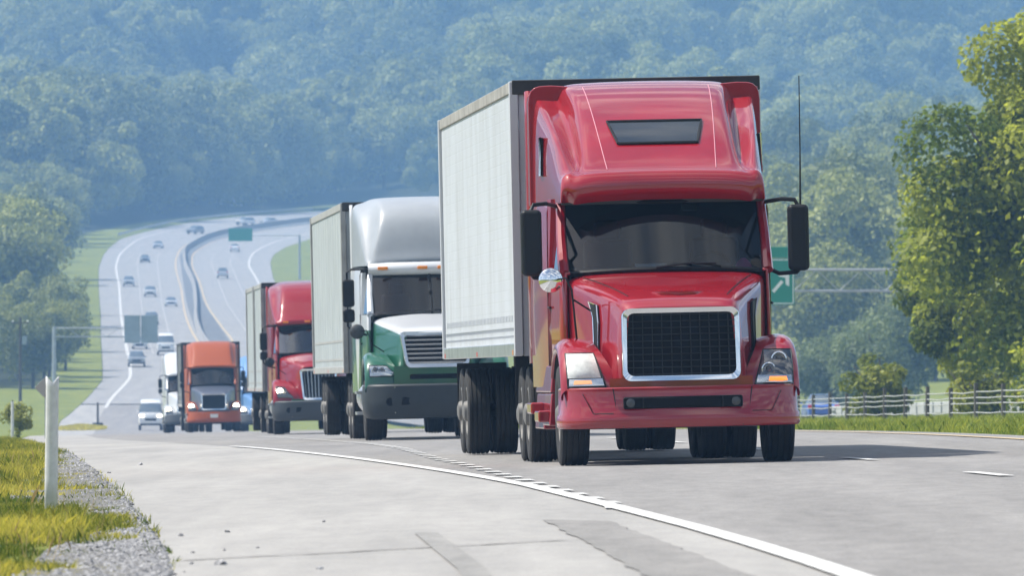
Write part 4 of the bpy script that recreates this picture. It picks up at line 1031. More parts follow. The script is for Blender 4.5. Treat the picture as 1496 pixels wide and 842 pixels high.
silver, darkc, wcar, bcar, gcar = cp('silver car paint', (.55, .57, .6)), cp('dark car paint', (.12, .13, .15)), cp('white car paint', (.8, .8, .8)), cp('blue car paint', (.05, .13, .45)), cp('grey car paint', (.32, .34, .37))
def onroad(X, D): return (X, D, zg(X, D)+.01)
CARS = [(-63.7, 1707, 'suv', silver, 'silver car nearest the left edge line, left of three abreast', .04), (-57.6, 1635, 'suv', wcar, 'white car in the middle lane, middle of three abreast', .04), (-51.5, 1551, 'sedan', silver, 'silver grey car in the lane beside the median, right of three abreast', .04),
        (-67.3, 1884, 'sedan', darkc, 'small dark car on the oncoming side where the bend begins', .05), (-69.0, 1997, 'sedan', silver, 'silver car on the left bend behind the small dark car', -.05), (-66.3, 2111, 'suv', gcar, 'grey car with pale bonnet at the top of the left bend', -.5),
        (-58.6, 2195, 'suv', wcar, 'white car above the green sign on the far curve', -.7), (-53.8, 2205, 'sedan', silver, 'silver car right of the green sign on the far curve', -.8), (-43.5, 2262, 'sedan', wcar, 'last pale car on the far curve, near the grey trailer top', -.9),
        (-53.2, 1969, 'sedan', wcar, 'white car driving away below the green sign', math.pi+.04), (-49.8, 1766, 'suv', silver, 'silver car driving away, nearer than the one below the green sign', math.pi+.04),
        (-40.9, 1119, 'suv', gcar, 'grey blue car under the pair of sign backs', .04), (-43.5, 1200, 'sedan', silver, 'silver car close behind the grey blue car under the signs', .04), (-47.6, 1356, 'suv', wcar, 'white car half hidden behind the pair of sign backs', .05)]
for X, D, k, p, lab, yaw in CARS: car(onroad(X, D), yaw, k, p, lab)
car(onroad(-39.4, 1169), .04, 'van', wcar, 'white van beside the pair of sign backs', 'van')
car(onroad(-29.9, 850), .04, 'van', wcar, 'white delivery van with one lit headlight left of the white truck', 'van', True)
car((16.6, 560, zg(16.6, 560)+.04), math.pi+.06, 'sedan', bcar, 'blue car driving away behind the post and rail fence')

# ------------------------------------------------------------------ signs, posts, barriers
m_steel = M('galvanised steel', (.42, .44, .46), .45, .6, var=.15, vscale=2)
m_sgreen = M('green sign sheeting', (.0, .24, .15), .5)
m_sback = M('bare aluminium sign back', (.30, .36, .40), .5, .3, var=.1, vscale=1.5)
m_swhite = M('white sign sheeting', (.85, .86, .85), .5)
m_wood = M('weathered fence wood', (.10, .095, .09), .85, var=.3, vscale=6)
m_cable = M('white painted rail', (.38, .39, .39), .6, var=.12, vscale=3)
def gantry(post, arm_x, D, ztop, panels, label, zb, bars=2, back=False, gap=1.15):
    px_ = post; z0 = zb
    t = empty('sign_gantry', (px_, D, z0)); tag(t, label, 'road sign')
    B().tube([(0, 0, -.4), (0, 0, ztop-z0)], [.24, .17], 14).build('pole', m_steel, t)
    s = 1 if arm_x > px_ else -1; L_ = abs(arm_x-px_)
    zz = [ztop-z0-.15-gap*k for k in range(bars)]
    for z in zz: B().tube([(0, 0, z), (s*L_, 0, z)], .075, 10).build('arm', m_steel, t)
    n = max(3, int(L_/1.15))
    for k in range(1, n):
        a, b_ = (zz[0], zz[-1]) if k % 2 else (zz[-1], zz[0])
        B().tube([(s*L_*k/n, 0, a), (s*L_*(k+1)/n, 0, b_)], .032, 6).build('truss_brace', m_steel, t)
    for (x0, x1, za, zb_, mt) in panels:
        p = B().span(x0-px_, x1-px_, -.22, -.17, za-z0, zb_-z0).build('sign_panel', mt, t, bevel=.02)
        for q in (.25, .75): B().span(lerp(x0, x1, q)-px_-.04, lerp(x0, x1, q)-px_+.04, -.165, .0, za-z0+.1, zb_-z0-.1).build('sign_bracket', m_steel, p)
    return t
# green exit sign past the lead truck (558 m away)
gx, gD = 25.2, 558
G1 = gantry(gx, 11.6, gD, 7.15, [(11.9, 15.35, 5.1, 7.62, m_sgreen), (12.7, 15.0, 7.66, 8.25, m_sgreen)], 'green exit sign with white slanting arrow on a steel truss arm behind the red truck', zg(gx, gD)-.1)
pan = [c for c in G1.children if c.name.startswith('sign_panel')][0]
ax_, az_ = 14.65-gx, 6.35-(zg(gx, gD)-.1)
b = B(); a = Vector((.62, 0, .72)).normalized(); nrm = Vector((a.z, 0, -a.x)); c0 = Vector((ax_, -.232, az_))
sh = [c0-a*.72-nrm*.09, c0-a*.72+nrm*.09, c0+a*.05+nrm*.09, c0+a*.05-nrm*.09]
b.slab(sh, (0, .008, 0))
b.slab([c0+a*.62+Vector((0, 0, .0)), c0+a*.62-Vector((.62, 0, 0)), c0+a*.62-Vector((.55, 0, .18)), c0+a*.30, c0+a*.62-Vector((.18, 0, .62)), c0+a*.62-Vector((0, 0, .72))], (0, .0075, 0))
b.build('sign_arrow', m_swhite, pan, smooth=0)
for (x0, x1, za, zb_) in ((11.95, 15.30, 7.52, 7.57), (11.95, 15.30, 5.15, 5.20), (15.25, 15.30, 5.15, 7.57)):
    B().span(x0-gx, x1-gx, -.228, -.221, za-G1.location.z, zb_-G1.location.z).build('sign_border', m_swhite, pan)
# far green sign above the bend
z_ = zg(-36.4, 1760)
gantry(-36.4, -49, 1760, .84+(560-343)*1760/15000, [(-48.6, -44.5, 25.2, 27.4, m_sgreen)], 'far green sign hung over the bend from a tall pole', z_-.3, 1)
# backs of two overhead signs left of the trucks
z_ = zr(1000)
gantry(-44.6, -34.4, 1000, 6.35, [(-37.75, -36.2, 4.75, 7.45, m_sback), (-36.12, -34.5, 4.75, 7.45, m_sback)], 'two grey sign backs side by side on a long arm over the left lanes', z_-.2, 2, True, .85)
# delineator post in the grass
DP = (-3.16, 70.4)
def delineator():
    z0 = terrain(*DP)
    t = empty('delineator_post', (*DP, z0), (0, R(.6), R(6))); tag(t, 'white flexible marker post with a split top in the near grass', 'post')
    rows = []
    for z, w, c in ((-.05, .040, .022), (.3, .041, .022), (.7, .040, .02), (.93, .040, .018)):
        rows.append([(lerp(-1, 1, i/8)*w, c*lerp(-1, 1, i/8)**2, z) for i in range(9)])
    top = [(lerp(-1, 1, i/8)*.042, .018*lerp(-1, 1, i/8)**2, .955+.05*abs(lerp(-1, 1, i/8))) for i in range(9)]
    b = B(); b.loft(rows+[top]); p = b.build('post_blade', m_postw, t, smooth=60, solid=.006)
    b = B(); b.lathe([(0, .075), (.03, .065), (.075, .05)], (0, 0, -.02), 12, 'z', c1=True); b.build('soil_collar', M('dark soil', (.035, .03, .022), .95, bump=.5), t, smooth=60)
m_postw = M('chalky white plastic', (.62, .63, .64), .6, var=.12, vscale=8)
delineator()
# weathered sign back, hedge post, gore post
def sign_back(X, D, zc_, half):
    z0 = terrain(X, D); t = empty('diamond_sign', (X, D, z0)); tag(t, 'bare brownish back of a diamond road sign behind the marker post', 'road sign')
    B().span(-.03, .03, -.03, .03, -.2, zc_-z0+half*.6).build('pole', m_steel, t)
    h = zc_-z0; b = B(); b.slab([(half, -.05, h), (0, -.05, h+half), (-half, -.05, h), (0, -.05, h-half)], (0, .012, 0)); b.build('sign_panel', M('oxidised sign back', (.40, .36, .33), .6, .2), t, bevel=.01)
sign_back(-13.62, 300, .70, .33)
def pole(X, D, h, r, label, name='marker_post', mt=None):
    z0 = terrain(X, D); t = empty(name, (X, D, z0)); tag(t, label, 'post')
    B().tube([(0, 0, -.2), (0, 0, h)], [r, r*.85], 10).build('shaft', mt or m_postw, t); B().tube([(0, 0, h-.02), (0, 0, h+.04)], [r*.85, r*.3], 10).build('cap', m_black, t)
    return t
pole(-16.3, 335, 1.2, .05, 'short pale post in front of the dark bush at the left edge')
g_ = pole(-35.5, 880, 2.2, .11, 'thin dark post on the small grass island', mt=m_wood)
B().box(0, 0, .25, .9, .5, .5).build('base_block', m_grey, g_, bevel=.05)
def utility(X, D, h):
    z0 = terrain(X, D); t = empty('utility_pole', (X, D, z0)); tag(t, 'wooden utility pole with a transformer can at the left edge', 'utility pole')
    m = M('dark pole wood', (.07, .06, .05), .9)
    B().tube([(0, 0, -.3), (0, 0, h)], [.16, .11], 10).build('shaft', m, t); B().box(0, 0, h-.5, 1.5, .1, .12).build('crossarm', m, t)
    B().lathe([(0, .02), (0, .22), (.7, .22), (.74, .05)], (.36, 0, h-2.4), 14, 'z').build('transformer', m_sback, t)
    for x in (-.65, 0, .65): B().lathe([(0, .05), (.1, .06), (.2, .03)], (x, 0, h-.44), 8, 'z', c1=True).build('insulator', m_swhite, t)
utility(-43.1, 900, 9.6)

# rail fence along the median
def fence():
    t = empty('rail_fence', (11, 225, terrain(11, 225))); tag(t, 'low white rail fence with dark posts along the far verge', 'fence')
    A = Vector((12.4, 204)); Bv = Vector((9.2, 330)); o = t.location
    n = 14
    P = [A.lerp(Bv, k/n) for k in range(n+1)]
    for k, p in enumerate(P):
        z = terrain(p.x, p.y); h = .86+random.uniform(-.04, .06)
        B().tube([Vector((p.x, p.y, z-.2))-o, Vector((p.x+random.uniform(-.01, .01), p.y, z+h))-o], .055, 7).build('fence_post', m_wood, t, smooth=40)
        if k == n: continue
        q = P[k+1]; zq = terrain(q.x, q.y)
        for i, hz in enumerate((.20, .42, .56, .70)):
            j = random.uniform(-.015, .015)
            B().tube([Vector((p.x, p.y-.05, z+hz))-o, Vector((lerp(p.x, q.x, .5), lerp(p.y, q.y, .5)-.05, (z+zq)/2+hz-.02+j))-o, Vector((q.x, q.y-.05, zq+hz))-o], .017, 6).build('fence_rail', m_cable, t)
fence()
def guardrail(pts, name, label, h=.75, beam=.5, mt=None, sp=4.):
    S = resample(pts, max(2, int(sum(math.dist(pts[i], pts[i+1]) for i in range(len(pts)-1))/sp)+1))
    o = Vector((*S[0], terrain(*S[0]))); t = empty(name, o); tag(t, label, 'guardrail')
    rows = []
    for x, y in S:
        z = terrain(x, y); rows.append([Vector((x, y+dy, z+h-beam+beam*q))-o for q, dy in ((0, 0), (.12, -.06), (.24, -.06), (.34, 0), (.44, 0), (.56, -.06), (.66, -.06), (.76, 0), (.88, -.05), (1, 0))])
    b = B(); b.loft(rows); b.build('beam', mt or m_cable, t, smooth=60, solid=.01)
    for x, y in S:
        z = terrain(x, y); B().span(x-.07-o.x, x+.07-o.x, y+.03-o.y, y+.18-o.y, z-.2-o.z, z+h-.02-o.z).build('post', m_steel, t)
    return t, o, rows
g, o, rows = guardrail([(16.4, 520), (18.6, 478), (21.2, 428), (23.5, 385)], 'guardrail', 'white corrugated guardrail with a rounded end behind the fence', .72, .55)
e = rows[0]; b = B(); b.loft([[p+Vector((-.3*math.sin(a), .3-.3*math.cos(a), 0)) for p in e] for a in [R(k*20) for k in range(9)]]); b.build('end_terminal', m_cable, g, smooth=60)
far_edge = [p for p in smooth_line(EDGE_L) if 2080 < p[1] < 2480]
guardrail(offset_line(far_edge, -1.2), 'guardrail', 'thin grey guardrail along the top of the far curve', .9, .5, m_steel, 7.)
# striped hazard marker
def hazard(X, D):
    z0 = terrain(X, D); t = empty('hazard_marker', (X, D, z0)); tag(t, 'black and yellow striped hazard marker right of the guardrail', 'road sign')
    mb, my = M('marker black', (.03, .03, .03), .5), M('marker amber yellow', (.55, .33, .06), .5)
    B().span(-.03, .03, 0, .06, -.2, .95).build('pole', m_steel, t)
    p = B().span(-.23, .23, -.03, -.005, .40, 1.0).build('panel', mb, t)
    for k in range(3):
        z = .42+.2*k; B().slab([(-.23, -.034, z), (-.23, -.034, z+.09), (.23, -.034, min(z+.27, .995)), (.23, -.034, min(z+.17, .96))], (0, .003, 0)).build('stripe', my, p, smooth=0)
hazard(19.55, 398)
# concrete median barrier on the far highway
def barrier():
    P = resample(smooth_line(BARR), 110); o = Vector((*P[0], zg(*P[0])))
    t = empty('median_barrier', o); tag(t, 'pale concrete barrier dividing the two directions of the far highway', 'barrier')
    prof = [(-.32, 0), (-.30, .08), (-.14, .35), (-.09, .9), (.09, .9), (.14, .35), (.30, .08), (.32, 0)]
    m = M('pale barrier concrete', (.27, .265, .26), .8, var=.08, vscale=.6)
    step = 5
    for k in range(0, len(P)-1, step):
        seg = P[k:k+step+1]; rows = []
        for i, (x, y) in enumerate(seg):
            j = k+i; a, c = P[max(j-1, 0)], P[min(j+1, len(P)-1)]; d = Vector((c[0]-a[0], c[1]-a[1])).normalized()
            rows.append([(x+d.y*q-o.x, y-d.x*q-o.y, zg(x, y)+w-o.z+.02) for q, w in prof])
        b = B(); b.loft(rows, False, True, True); b.build('barrier_section', m, t, smooth=30)
barrier()
# ------------------------------------------------------------------ vegetation
def leaf_mat(name, dark, light, trans=.35, rw=.15, top=.68):
    m = bpy.data.materials.new(name); m.use_nodes = True
    nt = m.node_tree; L = nt.links.new; b = nt.nodes['Principled BSDF']; out = nt.nodes['Material Output']
    oi = nt.nodes.new('ShaderNodeObjectInfo'); at = nt.nodes.new('ShaderNodeAttribute'); at.attribute_name = 'tint'
    ad = nt.nodes.new('ShaderNodeMath'); ad.operation = 'MULTIPLY_ADD'; ad.inputs[1].default_value = rw; L(oi.outputs['Random'], ad.inputs[0]); L(at.outputs['Fac'], ad.inputs[2])
    r = nt.nodes.new('ShaderNodeValToRGB'); L(ad.outputs[0], r.inputs['Fac'])
    r.color_ramp.elements[0].position = .15; r.color_ramp.elements[0].color = (*dark, 1)
    r.color_ramp.elements[1].position = top; r.color_ramp.elements[1].color = (*light, 1)
    L(r.outputs[0], b.inputs['Base Color']); b.inputs['Roughness'].default_value = .55; b.inputs['Specular IOR Level'].default_value = .3
    tr = nt.nodes.new('ShaderNodeBsdfTranslucent'); L(r.outputs[0], tr.inputs['Color'])
    mx = nt.nodes.new('ShaderNodeMixShader'); mx.inputs[0].default_value = trans
    L(b.outputs[0], mx.inputs[1]); L(tr.outputs[0], mx.inputs[2]); L(mx.outputs[0], out.inputs['Surface'])
    return m
m_leaf = leaf_mat('broadleaf foliage', (.045, .07, .018), (.34, .36, .085), .35, .75, 1.)
m_leafnear = leaf_mat('maple foliage', (.11, .16, .015), (.56, .58, .065), .62, .08, .55)
m_leafyel = leaf_mat('yellowing foliage', (.13, .17, .02), (.40, .40, .03), .45)
m_leafpale = leaf_mat('pale grey green foliage', (.10, .135, .06), (.24, .29, .10), .4)
m_bark = M('grey brown bark', (.07, .055, .045), .9, var=.3, vscale=3, bump=.4)

def crown_mesh(name, rx, rz, nl, lobes, leaf, seed, lobe_r=(.28, .5), base=0., cone=0.):
    """leaf quads over many lobes; crown centre sits at z = base+rz"""
    g = np.random.default_rng(seed)
    cs = []
    for k in range(lobes):
        d = g.normal(size=3); d /= np.linalg.norm(d); rr = g.uniform(.35, .82)
        p = d*rr*np.array([rx, rx, rz]); 
        if cone: p[:2] *= 1-cone*(p[2]/rz*.5+.5)
        cs.append((p, g.uniform(*lobe_r)*rx*(1 if not cone else .7)))
    cs.append((np.zeros(3), .55*rx))
    w = np.array([c[1]**2 for c in cs]); w /= w.sum()
    ci = g.choice(len(cs), nl, p=w)
    ctr = np.array([c[0] for c in cs])[ci]; rad = np.array([c[1] for c in cs])[ci]
    d = g.normal(size=(nl, 3)); d[:, 2] += .25; d /= np.linalg.norm(d, axis=1)[:, None]
    # clumps inside the lobe: a few favoured directions give gaps
    fr = g.normal(size=(len(cs), 9, 3)); fr /= np.linalg.norm(fr, axis=2)[:, :, None]
    pick = fr[ci, g.integers(0, 9, nl)]; d = d*.62+pick*.6; d /= np.linalg.norm(d, axis=1)[:, None]
    pos = ctr+d*(rad*(g.uniform(.72, 1.06, nl)))[:, None]*np.array([1, 1, .85])
    nrm = d*.8+g.normal(size=(nl, 3))*.6; nrm[:, 2] += .5; nrm /= np.linalg.norm(nrm, axis=1)[:, None]
    a = np.cross(nrm, g.normal(size=(nl, 3))); a /= np.linalg.norm(a, axis=1)[:, None]; b = np.cross(nrm, a)
    s = leaf*g.uniform(.6, 1.3, nl)[:, None]
    pos[:, 2] += base+rz
    V = np.stack([pos-a*s*.5, pos-b*s*.32+nrm*s*.08, pos+a*s*.55, pos+b*s*.32+nrm*s*.08], 1).reshape(-1, 3)
    me = bpy.data.meshes.new(name)
    me.vertices.add(nl*4); me.vertices.foreach_set('co', V.ravel())
    me.loops.add(nl*4); me.loops.foreach_set('vertex_index', np.arange(nl*4, dtype=np.int32))
    me.polygons.add(nl); me.polygons.foreach_set('loop_start', np.arange(0, nl*4, 4, dtype=np.int32)); me.polygons.foreach_set('loop_total', np.full(nl, 4, dtype=np.int32))
    lt = g.uniform(0, .28, len(cs))[ci]+g.uniform(0, .22, nl)
    at = me.attributes.new('tint', 'FLOAT', 'FACE'); at.data.foreach_set('value', lt.astype(np.float32))
    me.update(); me.validate()
    return me
def trunk_mesh(name, h, r, top, spread, seed, nb=7):
    g = random.Random(seed); b = B()
    b.tube([(0, 0, -.3), (g.uniform(-.1, .1), 0, h*.4), (g.uniform(-.2, .2), g.uniform(-.2, .2), h*.8), (0, 0, top)], [r*1.3, r, r*.7, r*.25], 9)
    for k in range(nb):
        a = 2*math.pi*k/nb+g.uniform(-.3, .3); z = lerp(h*.55, h*1.1, g.random()); L_ = spread*g.uniform(.5, .95)
        b.tube([(0, 0, z), (math.cos(a)*L_*.5, math.sin(a)*L_*.5, z+L_*.35), (math.cos(a)*L_, math.sin(a)*L_, z+L_*.9)], [r*.45, r*.3, r*.08], 6)
    return b.mesh(name)
FAR_CROWNS = [crown_mesh('crown', r, z, n, lb, .44, 100+i, base=bs) for i, (r, z, n, lb, bs) in enumerate([(4.6, 5.6, 6500, 16, 1.4), (5.6, 5.0, 7500, 22, 1.2), (3.6, 6.2, 5500, 13, 1.2), (5.0, 6.2, 7500, 26, 1.5), (4.2, 4.6, 5500, 11, 1.0)])]
FAR_CROWNS.append(crown_mesh('crown', 2.7, 6.6, 4200, 26, .4, 140, base=1.2, cone=.75))
FAR_TRUNKS = [trunk_mesh('trunk', 5, .24, 10, 3, 30+i, 5) for i in range(2)]
for me in FAR_CROWNS: me.materials.append(m_leaf)
for me in FAR_TRUNKS: me.materials.append(m_bark)
first_crown = {}
def far_tree(X, D, k, s, rot, label, group, mat=None, sz=1.):
    z = terrain(X, D)
    t = empty('tree', (X, D, z-.1), (0, 0, rot)); t.scale = (s, s, s*sz); tag(t, label, 'tree', group)
    link('trunk', FAR_TRUNKS[k % 2], t); c = link('crown', FAR_CROWNS[k], t)
    if mat: c.material_slots[0].link = 'OBJECT'; c.material_slots[0].material = mat
    first_crown.setdefault(k, c)
    return t
g = random.Random(5)
def scatter(n, dr, xf, mind, label, group, sr, kinds=(0, 1, 2, 3, 4), mat=None, sz=1., near=0):
    pts = []; tries = 0
    while len(pts) < n and tries < n*200:
        tries += 1
        D = g.uniform(*dr); X = xf(D)
        if X is None: continue
        if all((X-p[0])**2+(D-p[1])**2*.35 > mind**2 for p in pts):
            pts.append((X, D)); far_tree(X, D, g.choice(kinds), g.uniform(*sr), g.uniform(0, 6.28), label, group, mat, sz)
FR = .0499
# left of the highway, near the ramp
def xl_near(D):
    lo, hi = -FR*D*1.12, XL(D)-3.6
    return g.uniform(lo, hi) if hi > lo else None
scatter(50, (1048, 1250), xl_near, 3.3, 'leafy tree in the dark clump left of the highway ramp', 'trees in the clump left of the ramp', (.52, .74))
def xl_far(D):
    lo, hi = -FR*D*1.10, XL(D)-g.choice((9, 12, 18)); return g.uniform(lo, hi) if hi > lo else None
scatter(75, (1300, 2180), xl_far, 5.5, 'hazy tree on the wooded slope left of the far bend', 'trees on the slope left of the bend', (.9, 1.4), (0, 1, 3, 4, 2))
# right of the highway
def xr_mid(D):
    lo, hi = max(FR*D*.40, XRR(D)+16), FR*D*.95; return g.uniform(lo, hi) if hi > lo else None
scatter(85, (1000, 2250), xr_mid, 7., 'hazy tree in the wood to the right of the red truck', 'trees in the wood right of the red truck', (.95, 1.5))
def xr_near(D): return g.uniform(D*.0295, D*.047)
scatter(9, (760, 900), xr_near, 4.5, 'pale grey green tree beyond the fence, left of the big maple', 'pale trees left of the maple', (.62, .95), (0, 1, 3), m_leafpale)
# ridge beyond the bend and the valley floor behind it
def xm(D): return g.uniform(-FR*D*.42, FR*D*.55)
scatter(70, (2560, 2760), xm, 7.5, 'hazy tree on the low ridge beyond the far bend', 'trees on the ridge beyond the bend', (1.2, 1.75))
def xv(D): return g.uniform(-FR*D*1.05, -FR*D*.33)
scatter(40, (2440, 2720), lambda D: (lambda x: x if x < XL(D)-5 else None)(xv(D)), 8, 'hazy tree in the hollow above the far curve', 'trees in the hollow above the curve', (.95, 1.4))
for (X, D, s, lab) in ((-58.5, 2560, 1.45, 'tall pointed dark conifer above the far curve'), (-62.8, 2570, 1.2, 'shorter pointed conifer left of the tall one above the far curve'), (-66, 2590, 1.0, 'leftmost small conifer above the far curve, near the pale house')):
    far_tree(X, D, 5, s, 0, lab, 'conifers above the far curve', sz=1.15)

# big maple on the right and its companions
m_list = [
 (19.0, 352, 6.2, 7.5, 62000, 90, 'tall dense maple filling the right edge of the view', m_leafnear, -.6, 21),
 (16.4, 366, 3.5, 4.3, 16000, 26, 'lower bushy tree at the left foot of the big maple', m_leafnear, .2, 22),
 (20.7, 356, 5.2, 8.3, 46000, 46, 'second maple crown crowding the big maple from the right', m_leafnear, .6, 23)]
def near_tree(X, D, rx, rz, nl, lobes, label, mat, base, seed, leaf=.25, name='maple_tree', lr=(.16, .32)):
    z = terrain(X, D); t = empty(name, (X, D, z)); tag(t, label, 'tree')
    me = crown_mesh('crown', rx, rz, nl, lobes, leaf, seed, lr, base); me.materials.append(mat)
    link('crown', me, t); tm = trunk_mesh('trunk', (base+rz)*.9, .3*rx/6, base+rz*1.6, rx*.8, seed, 9); tm.materials.append(m_bark); tm.shade_smooth(); link('trunk', tm, t)
for a in m_list: near_tree(*a)
near_tree(13.3, 372, 1.5, 1.5, 2600, 12, 'small bright yellow shrub under the big maple', m_leafyel, -.2, 24, .22, 'shrub', (.25, .45))
near_tree(15.6, 345, 1.6, 1.1, 2600, 14, 'yellow green shrub behind the middle of the fence', m_leafyel, -.3, 25, .2, 'shrub', (.25, .45))
near_tree(18.6, 340, 2.4, 1.5, 5000, 20, 'green shrub at the far right behind the guardrail', m_leafnear, -.3, 26, .22, 'shrub', (.25, .4))
near_tree(-16.6, 345, .62, .78, 2600, 14, 'dark round bush at the left edge beyond the grass', m_leaf, -.15, 27, .10, 'bush', (.3, .5))

# forest on the hills: far too many to count
def forest():
    P = []
    gg = np.random.default_rng(3)
    for (d0, d1, sp, xr) in ((2170, 2500, 9, None), (2500, 2700, 9, None), (2700, 3880, 11, None), (4350, 5600, 14, (120, 420))):
        D = d0
        while D < d1:
            lo, hi = (-FR*D*1.18, FR*D*1.18) if xr is None else xr
            n = int((hi-lo)/sp)
            for k in range(n):
                x = lo+(k+gg.uniform(0, 1))*sp; y = D+gg.uniform(-.6, .6)*sp
                if y < 2500 and XL(y)-x < 10: continue
                if y < 2700 and (-12 < XL(y)-x < 400 and XL(y)-x < 7 or x > 150): continue
                if abs(x+68.5) < 5 and 2490 < y < 2515: continue
                P.append((x, y, terrain(x, y)-.3))
            D += sp*1.25
    me = bpy.data.meshes.new('hillside_forest'); me.from_pydata(P, [], [])
    o = bpy.data.objects.new('hillside_forest', me); C.objects.link(o); o['kind'] = 'stuff'
    tag(o, 'hazy blue broadleaf forest covering the hills behind the highway', 'forest')
    ng = bpy.data.node_groups.new('forest', 'GeometryNodeTree')
    ng.interface.new_socket('Geometry', in_out='INPUT', socket_type='NodeSocketGeometry'); ng.interface.new_socket('Geometry', in_out='OUTPUT', socket_type='NodeSocketGeometry')
    N = ng.nodes; L = ng.links.new; gi = N.new('NodeGroupInput'); go = N.new('NodeGroupOutput')
    iop = N.new('GeometryNodeInstanceOnPoints'); L(gi.outputs[0], iop.inputs['Points'])
    jn = N.new('GeometryNodeJoinGeometry')
    for k in (0, 1, 2, 3, 4, 5):
        oi = N.new('GeometryNodeObjectInfo'); oi.inputs['Object'].default_value = first_crown[k]; oi.inputs['As Instance'].default_value = True; oi.transform_space = 'ORIGINAL'
        L(oi.outputs['Geometry'], jn.inputs[0])
    L(jn.outputs[0], iop.inputs['Instance']); iop.inputs['Pick Instance'].default_value = True
    rv = N.new('FunctionNodeRandomValue'); rv.data_type = 'FLOAT'; rv.inputs[2].default_value = 1.05; rv.inputs[3].default_value = 2.5
    L(rv.outputs[1], iop.inputs['Scale'])
    rr = N.new('FunctionNodeRandomValue'); rr.data_type = 'FLOAT_VECTOR'; rr.inputs[0].default_value = (0, 0, 0); rr.inputs[1].default_value = (.1, .1, 6.28); L(rr.outputs[0], iop.inputs['Rotation'])
    ri = N.new('FunctionNodeRandomValue'); ri.data_type = 'INT'; ri.inputs[4].default_value = 0; ri.inputs[5].default_value = 5; ri.inputs['Seed'].default_value = 9; L(ri.outputs[2], iop.inputs['Instance Index'])
    L(iop.outputs[0], go.inputs[0])
    md = o.modifiers.new('forest', 'NODES'); md.node_group = ng
forest()

# houses in the woods
def house(X, D, z0, w, h, d, wall, roofm, label, rot=.2):
    t = empty('house', (X, D, z0), (0, 0, rot)); tag(t, label, 'house')
    B().span(-w/2, w/2, 0, d, -3, h).build('wall', wall, t)
    b = B(); r = .35; b.loft([[(x*(w/2+r), -r, h-.05), (x*(w/2+r), d/2, h+w*.22), (x*(w/2+r), d+r, h-.05)] for x in (-1, 1)]); rf = b.build('roof', roofm, t, smooth=0, solid=.15)
    B().span(w*.2, w*.2+.6, d*.6, d*.6+.6, h, h+w*.22+.9).build('chimney', wall, rf)
    for x in (-.3, 0, .3):
        for z in (.25, .68): 
            wd = B().span(x*w-.45, x*w+.45, -.04, .05, h*z-.55, h*z+.55).build('window', m_carglass, t); B().span(x*w-.55, x*w+.55, -.07, .0, h*z-.68, h*z-.57).build('sill', m_swhite, wd)
m_wallw = M('white clapboard', (.5, .5, .5), .7, var=.06, vscale=2)
house(-68.5, 2505, 43.6, 5.6, 5.6, 6, m_wallw, M('pale grey roofing', (.45, .46, .47), .8), 'pale house among the trees above the far curve')
house(73.6, 2985, terrain(73.6, 2985), 6.5, 3.2, 7, m_wallw, M('red roofing', (.45, .06, .05), .8), 'red roofed house on the wooded hill right of the trailer top', .5)

# ------------------------------------------------------------------ grass and gravel at the road side
def blades(name, pts, hgt, wid, mat, label, cat, seed):
    gg = np.random.default_rng(seed); n = len(pts); p = np.array(pts, float)
    a = gg.uniform(0, 2*np.pi, n); h = hgt*gg.uniform(.45, 1.3, n)*p[:, 3]; w = wid*gg.uniform(.6, 1.3, n)
    lean = gg.normal(size=(n, 2))*.35*h[:, None]
    u = np.stack([np.cos(a), np.sin(a), np.zeros(n)], 1)*w[:, None]*.5
    base = p[:, :3]; mid = base+np.c_[lean*.35, h*.6]; tip = base+np.c_[lean, h]
    V = np.stack([base-u, base+u, mid+u*.7, tip, mid-u*.7], 1).reshape(-1, 3)
    me = bpy.data.meshes.new(name); me.vertices.add(n*5); me.vertices.foreach_set('co', V.ravel())
    me.loops.add(n*5); me.loops.foreach_set('vertex_index', np.arange(n*5, dtype=np.int32)); me.polygons.add(n)
    me.polygons.foreach_set('loop_start', np.arange(0, n*5, 5, dtype=np.int32)); me.polygons.foreach_set('loop_total', np.full(n, 5, dtype=np.int32))
    at = me.attributes.new('tint', 'FLOAT', 'FACE'); at.data.foreach_set('value', np.clip(p[:, 4]+gg.normal(size=n)*.12, 0, 1).astype(np.float32))
    me.update(); me.validate(); me.materials.append(mat)
    o = bpy.data.objects.new(name, me); C.objects.link(o); o['kind'] = 'stuff'; tag(o, label, cat); return o
m_grassl = leaf_mat('dry sunlit grass', (.08, .13, .012), (.62, .54, .09), .45)
m_grassr = leaf_mat('green verge grass', (.11, .19, .02), (.42, .44, .08), .45)
def patchy(x, y, s): return .5+.5*math.sin(x*1.7*s+1.3*math.sin(y*.21*s))*math.sin(y*.33*s+2.1*math.sin(x*.9*s))
GRAVEL = lin([(40, .85), (50, .58), (58, .5), (64, .25), (70, .05), (76, .45), (84, .75), (95, .75), (108, .5), (125, .2), (150, .05)])
pts = []
for k in range(230000):
    D = 38*math.exp(g.random()*math.log(300/38)); edge = XL(D); lo = min(-.054*D*1.05, edge-1.5)-.6
    X = g.uniform(lo, edge+.05); l = edge-X; gr = GRAVEL(D)*(1+.5*math.sin(D*1.3)+.3*math.sin(D*.47))
    if l < gr and g.random() > .03+.25*(patchy(X, D, 3.) > .8): continue
    c = patchy(X, D, 1.); hh = (.55+.8*patchy(X+3, D, .6))*(.5 if l < gr+.3 else 1)
    pts.append((X, D, terrain(X, D)-.02, hh, .02+.75*c*patchy(X+9, D*2.3, 2.1)+.15*c))
blades('roadside_grass', pts, .115, .0095, m_grassl, 'sunlit yellow green grass on the left roadside around the marker post', 'grass', 1)
pts = []; pts2 = []
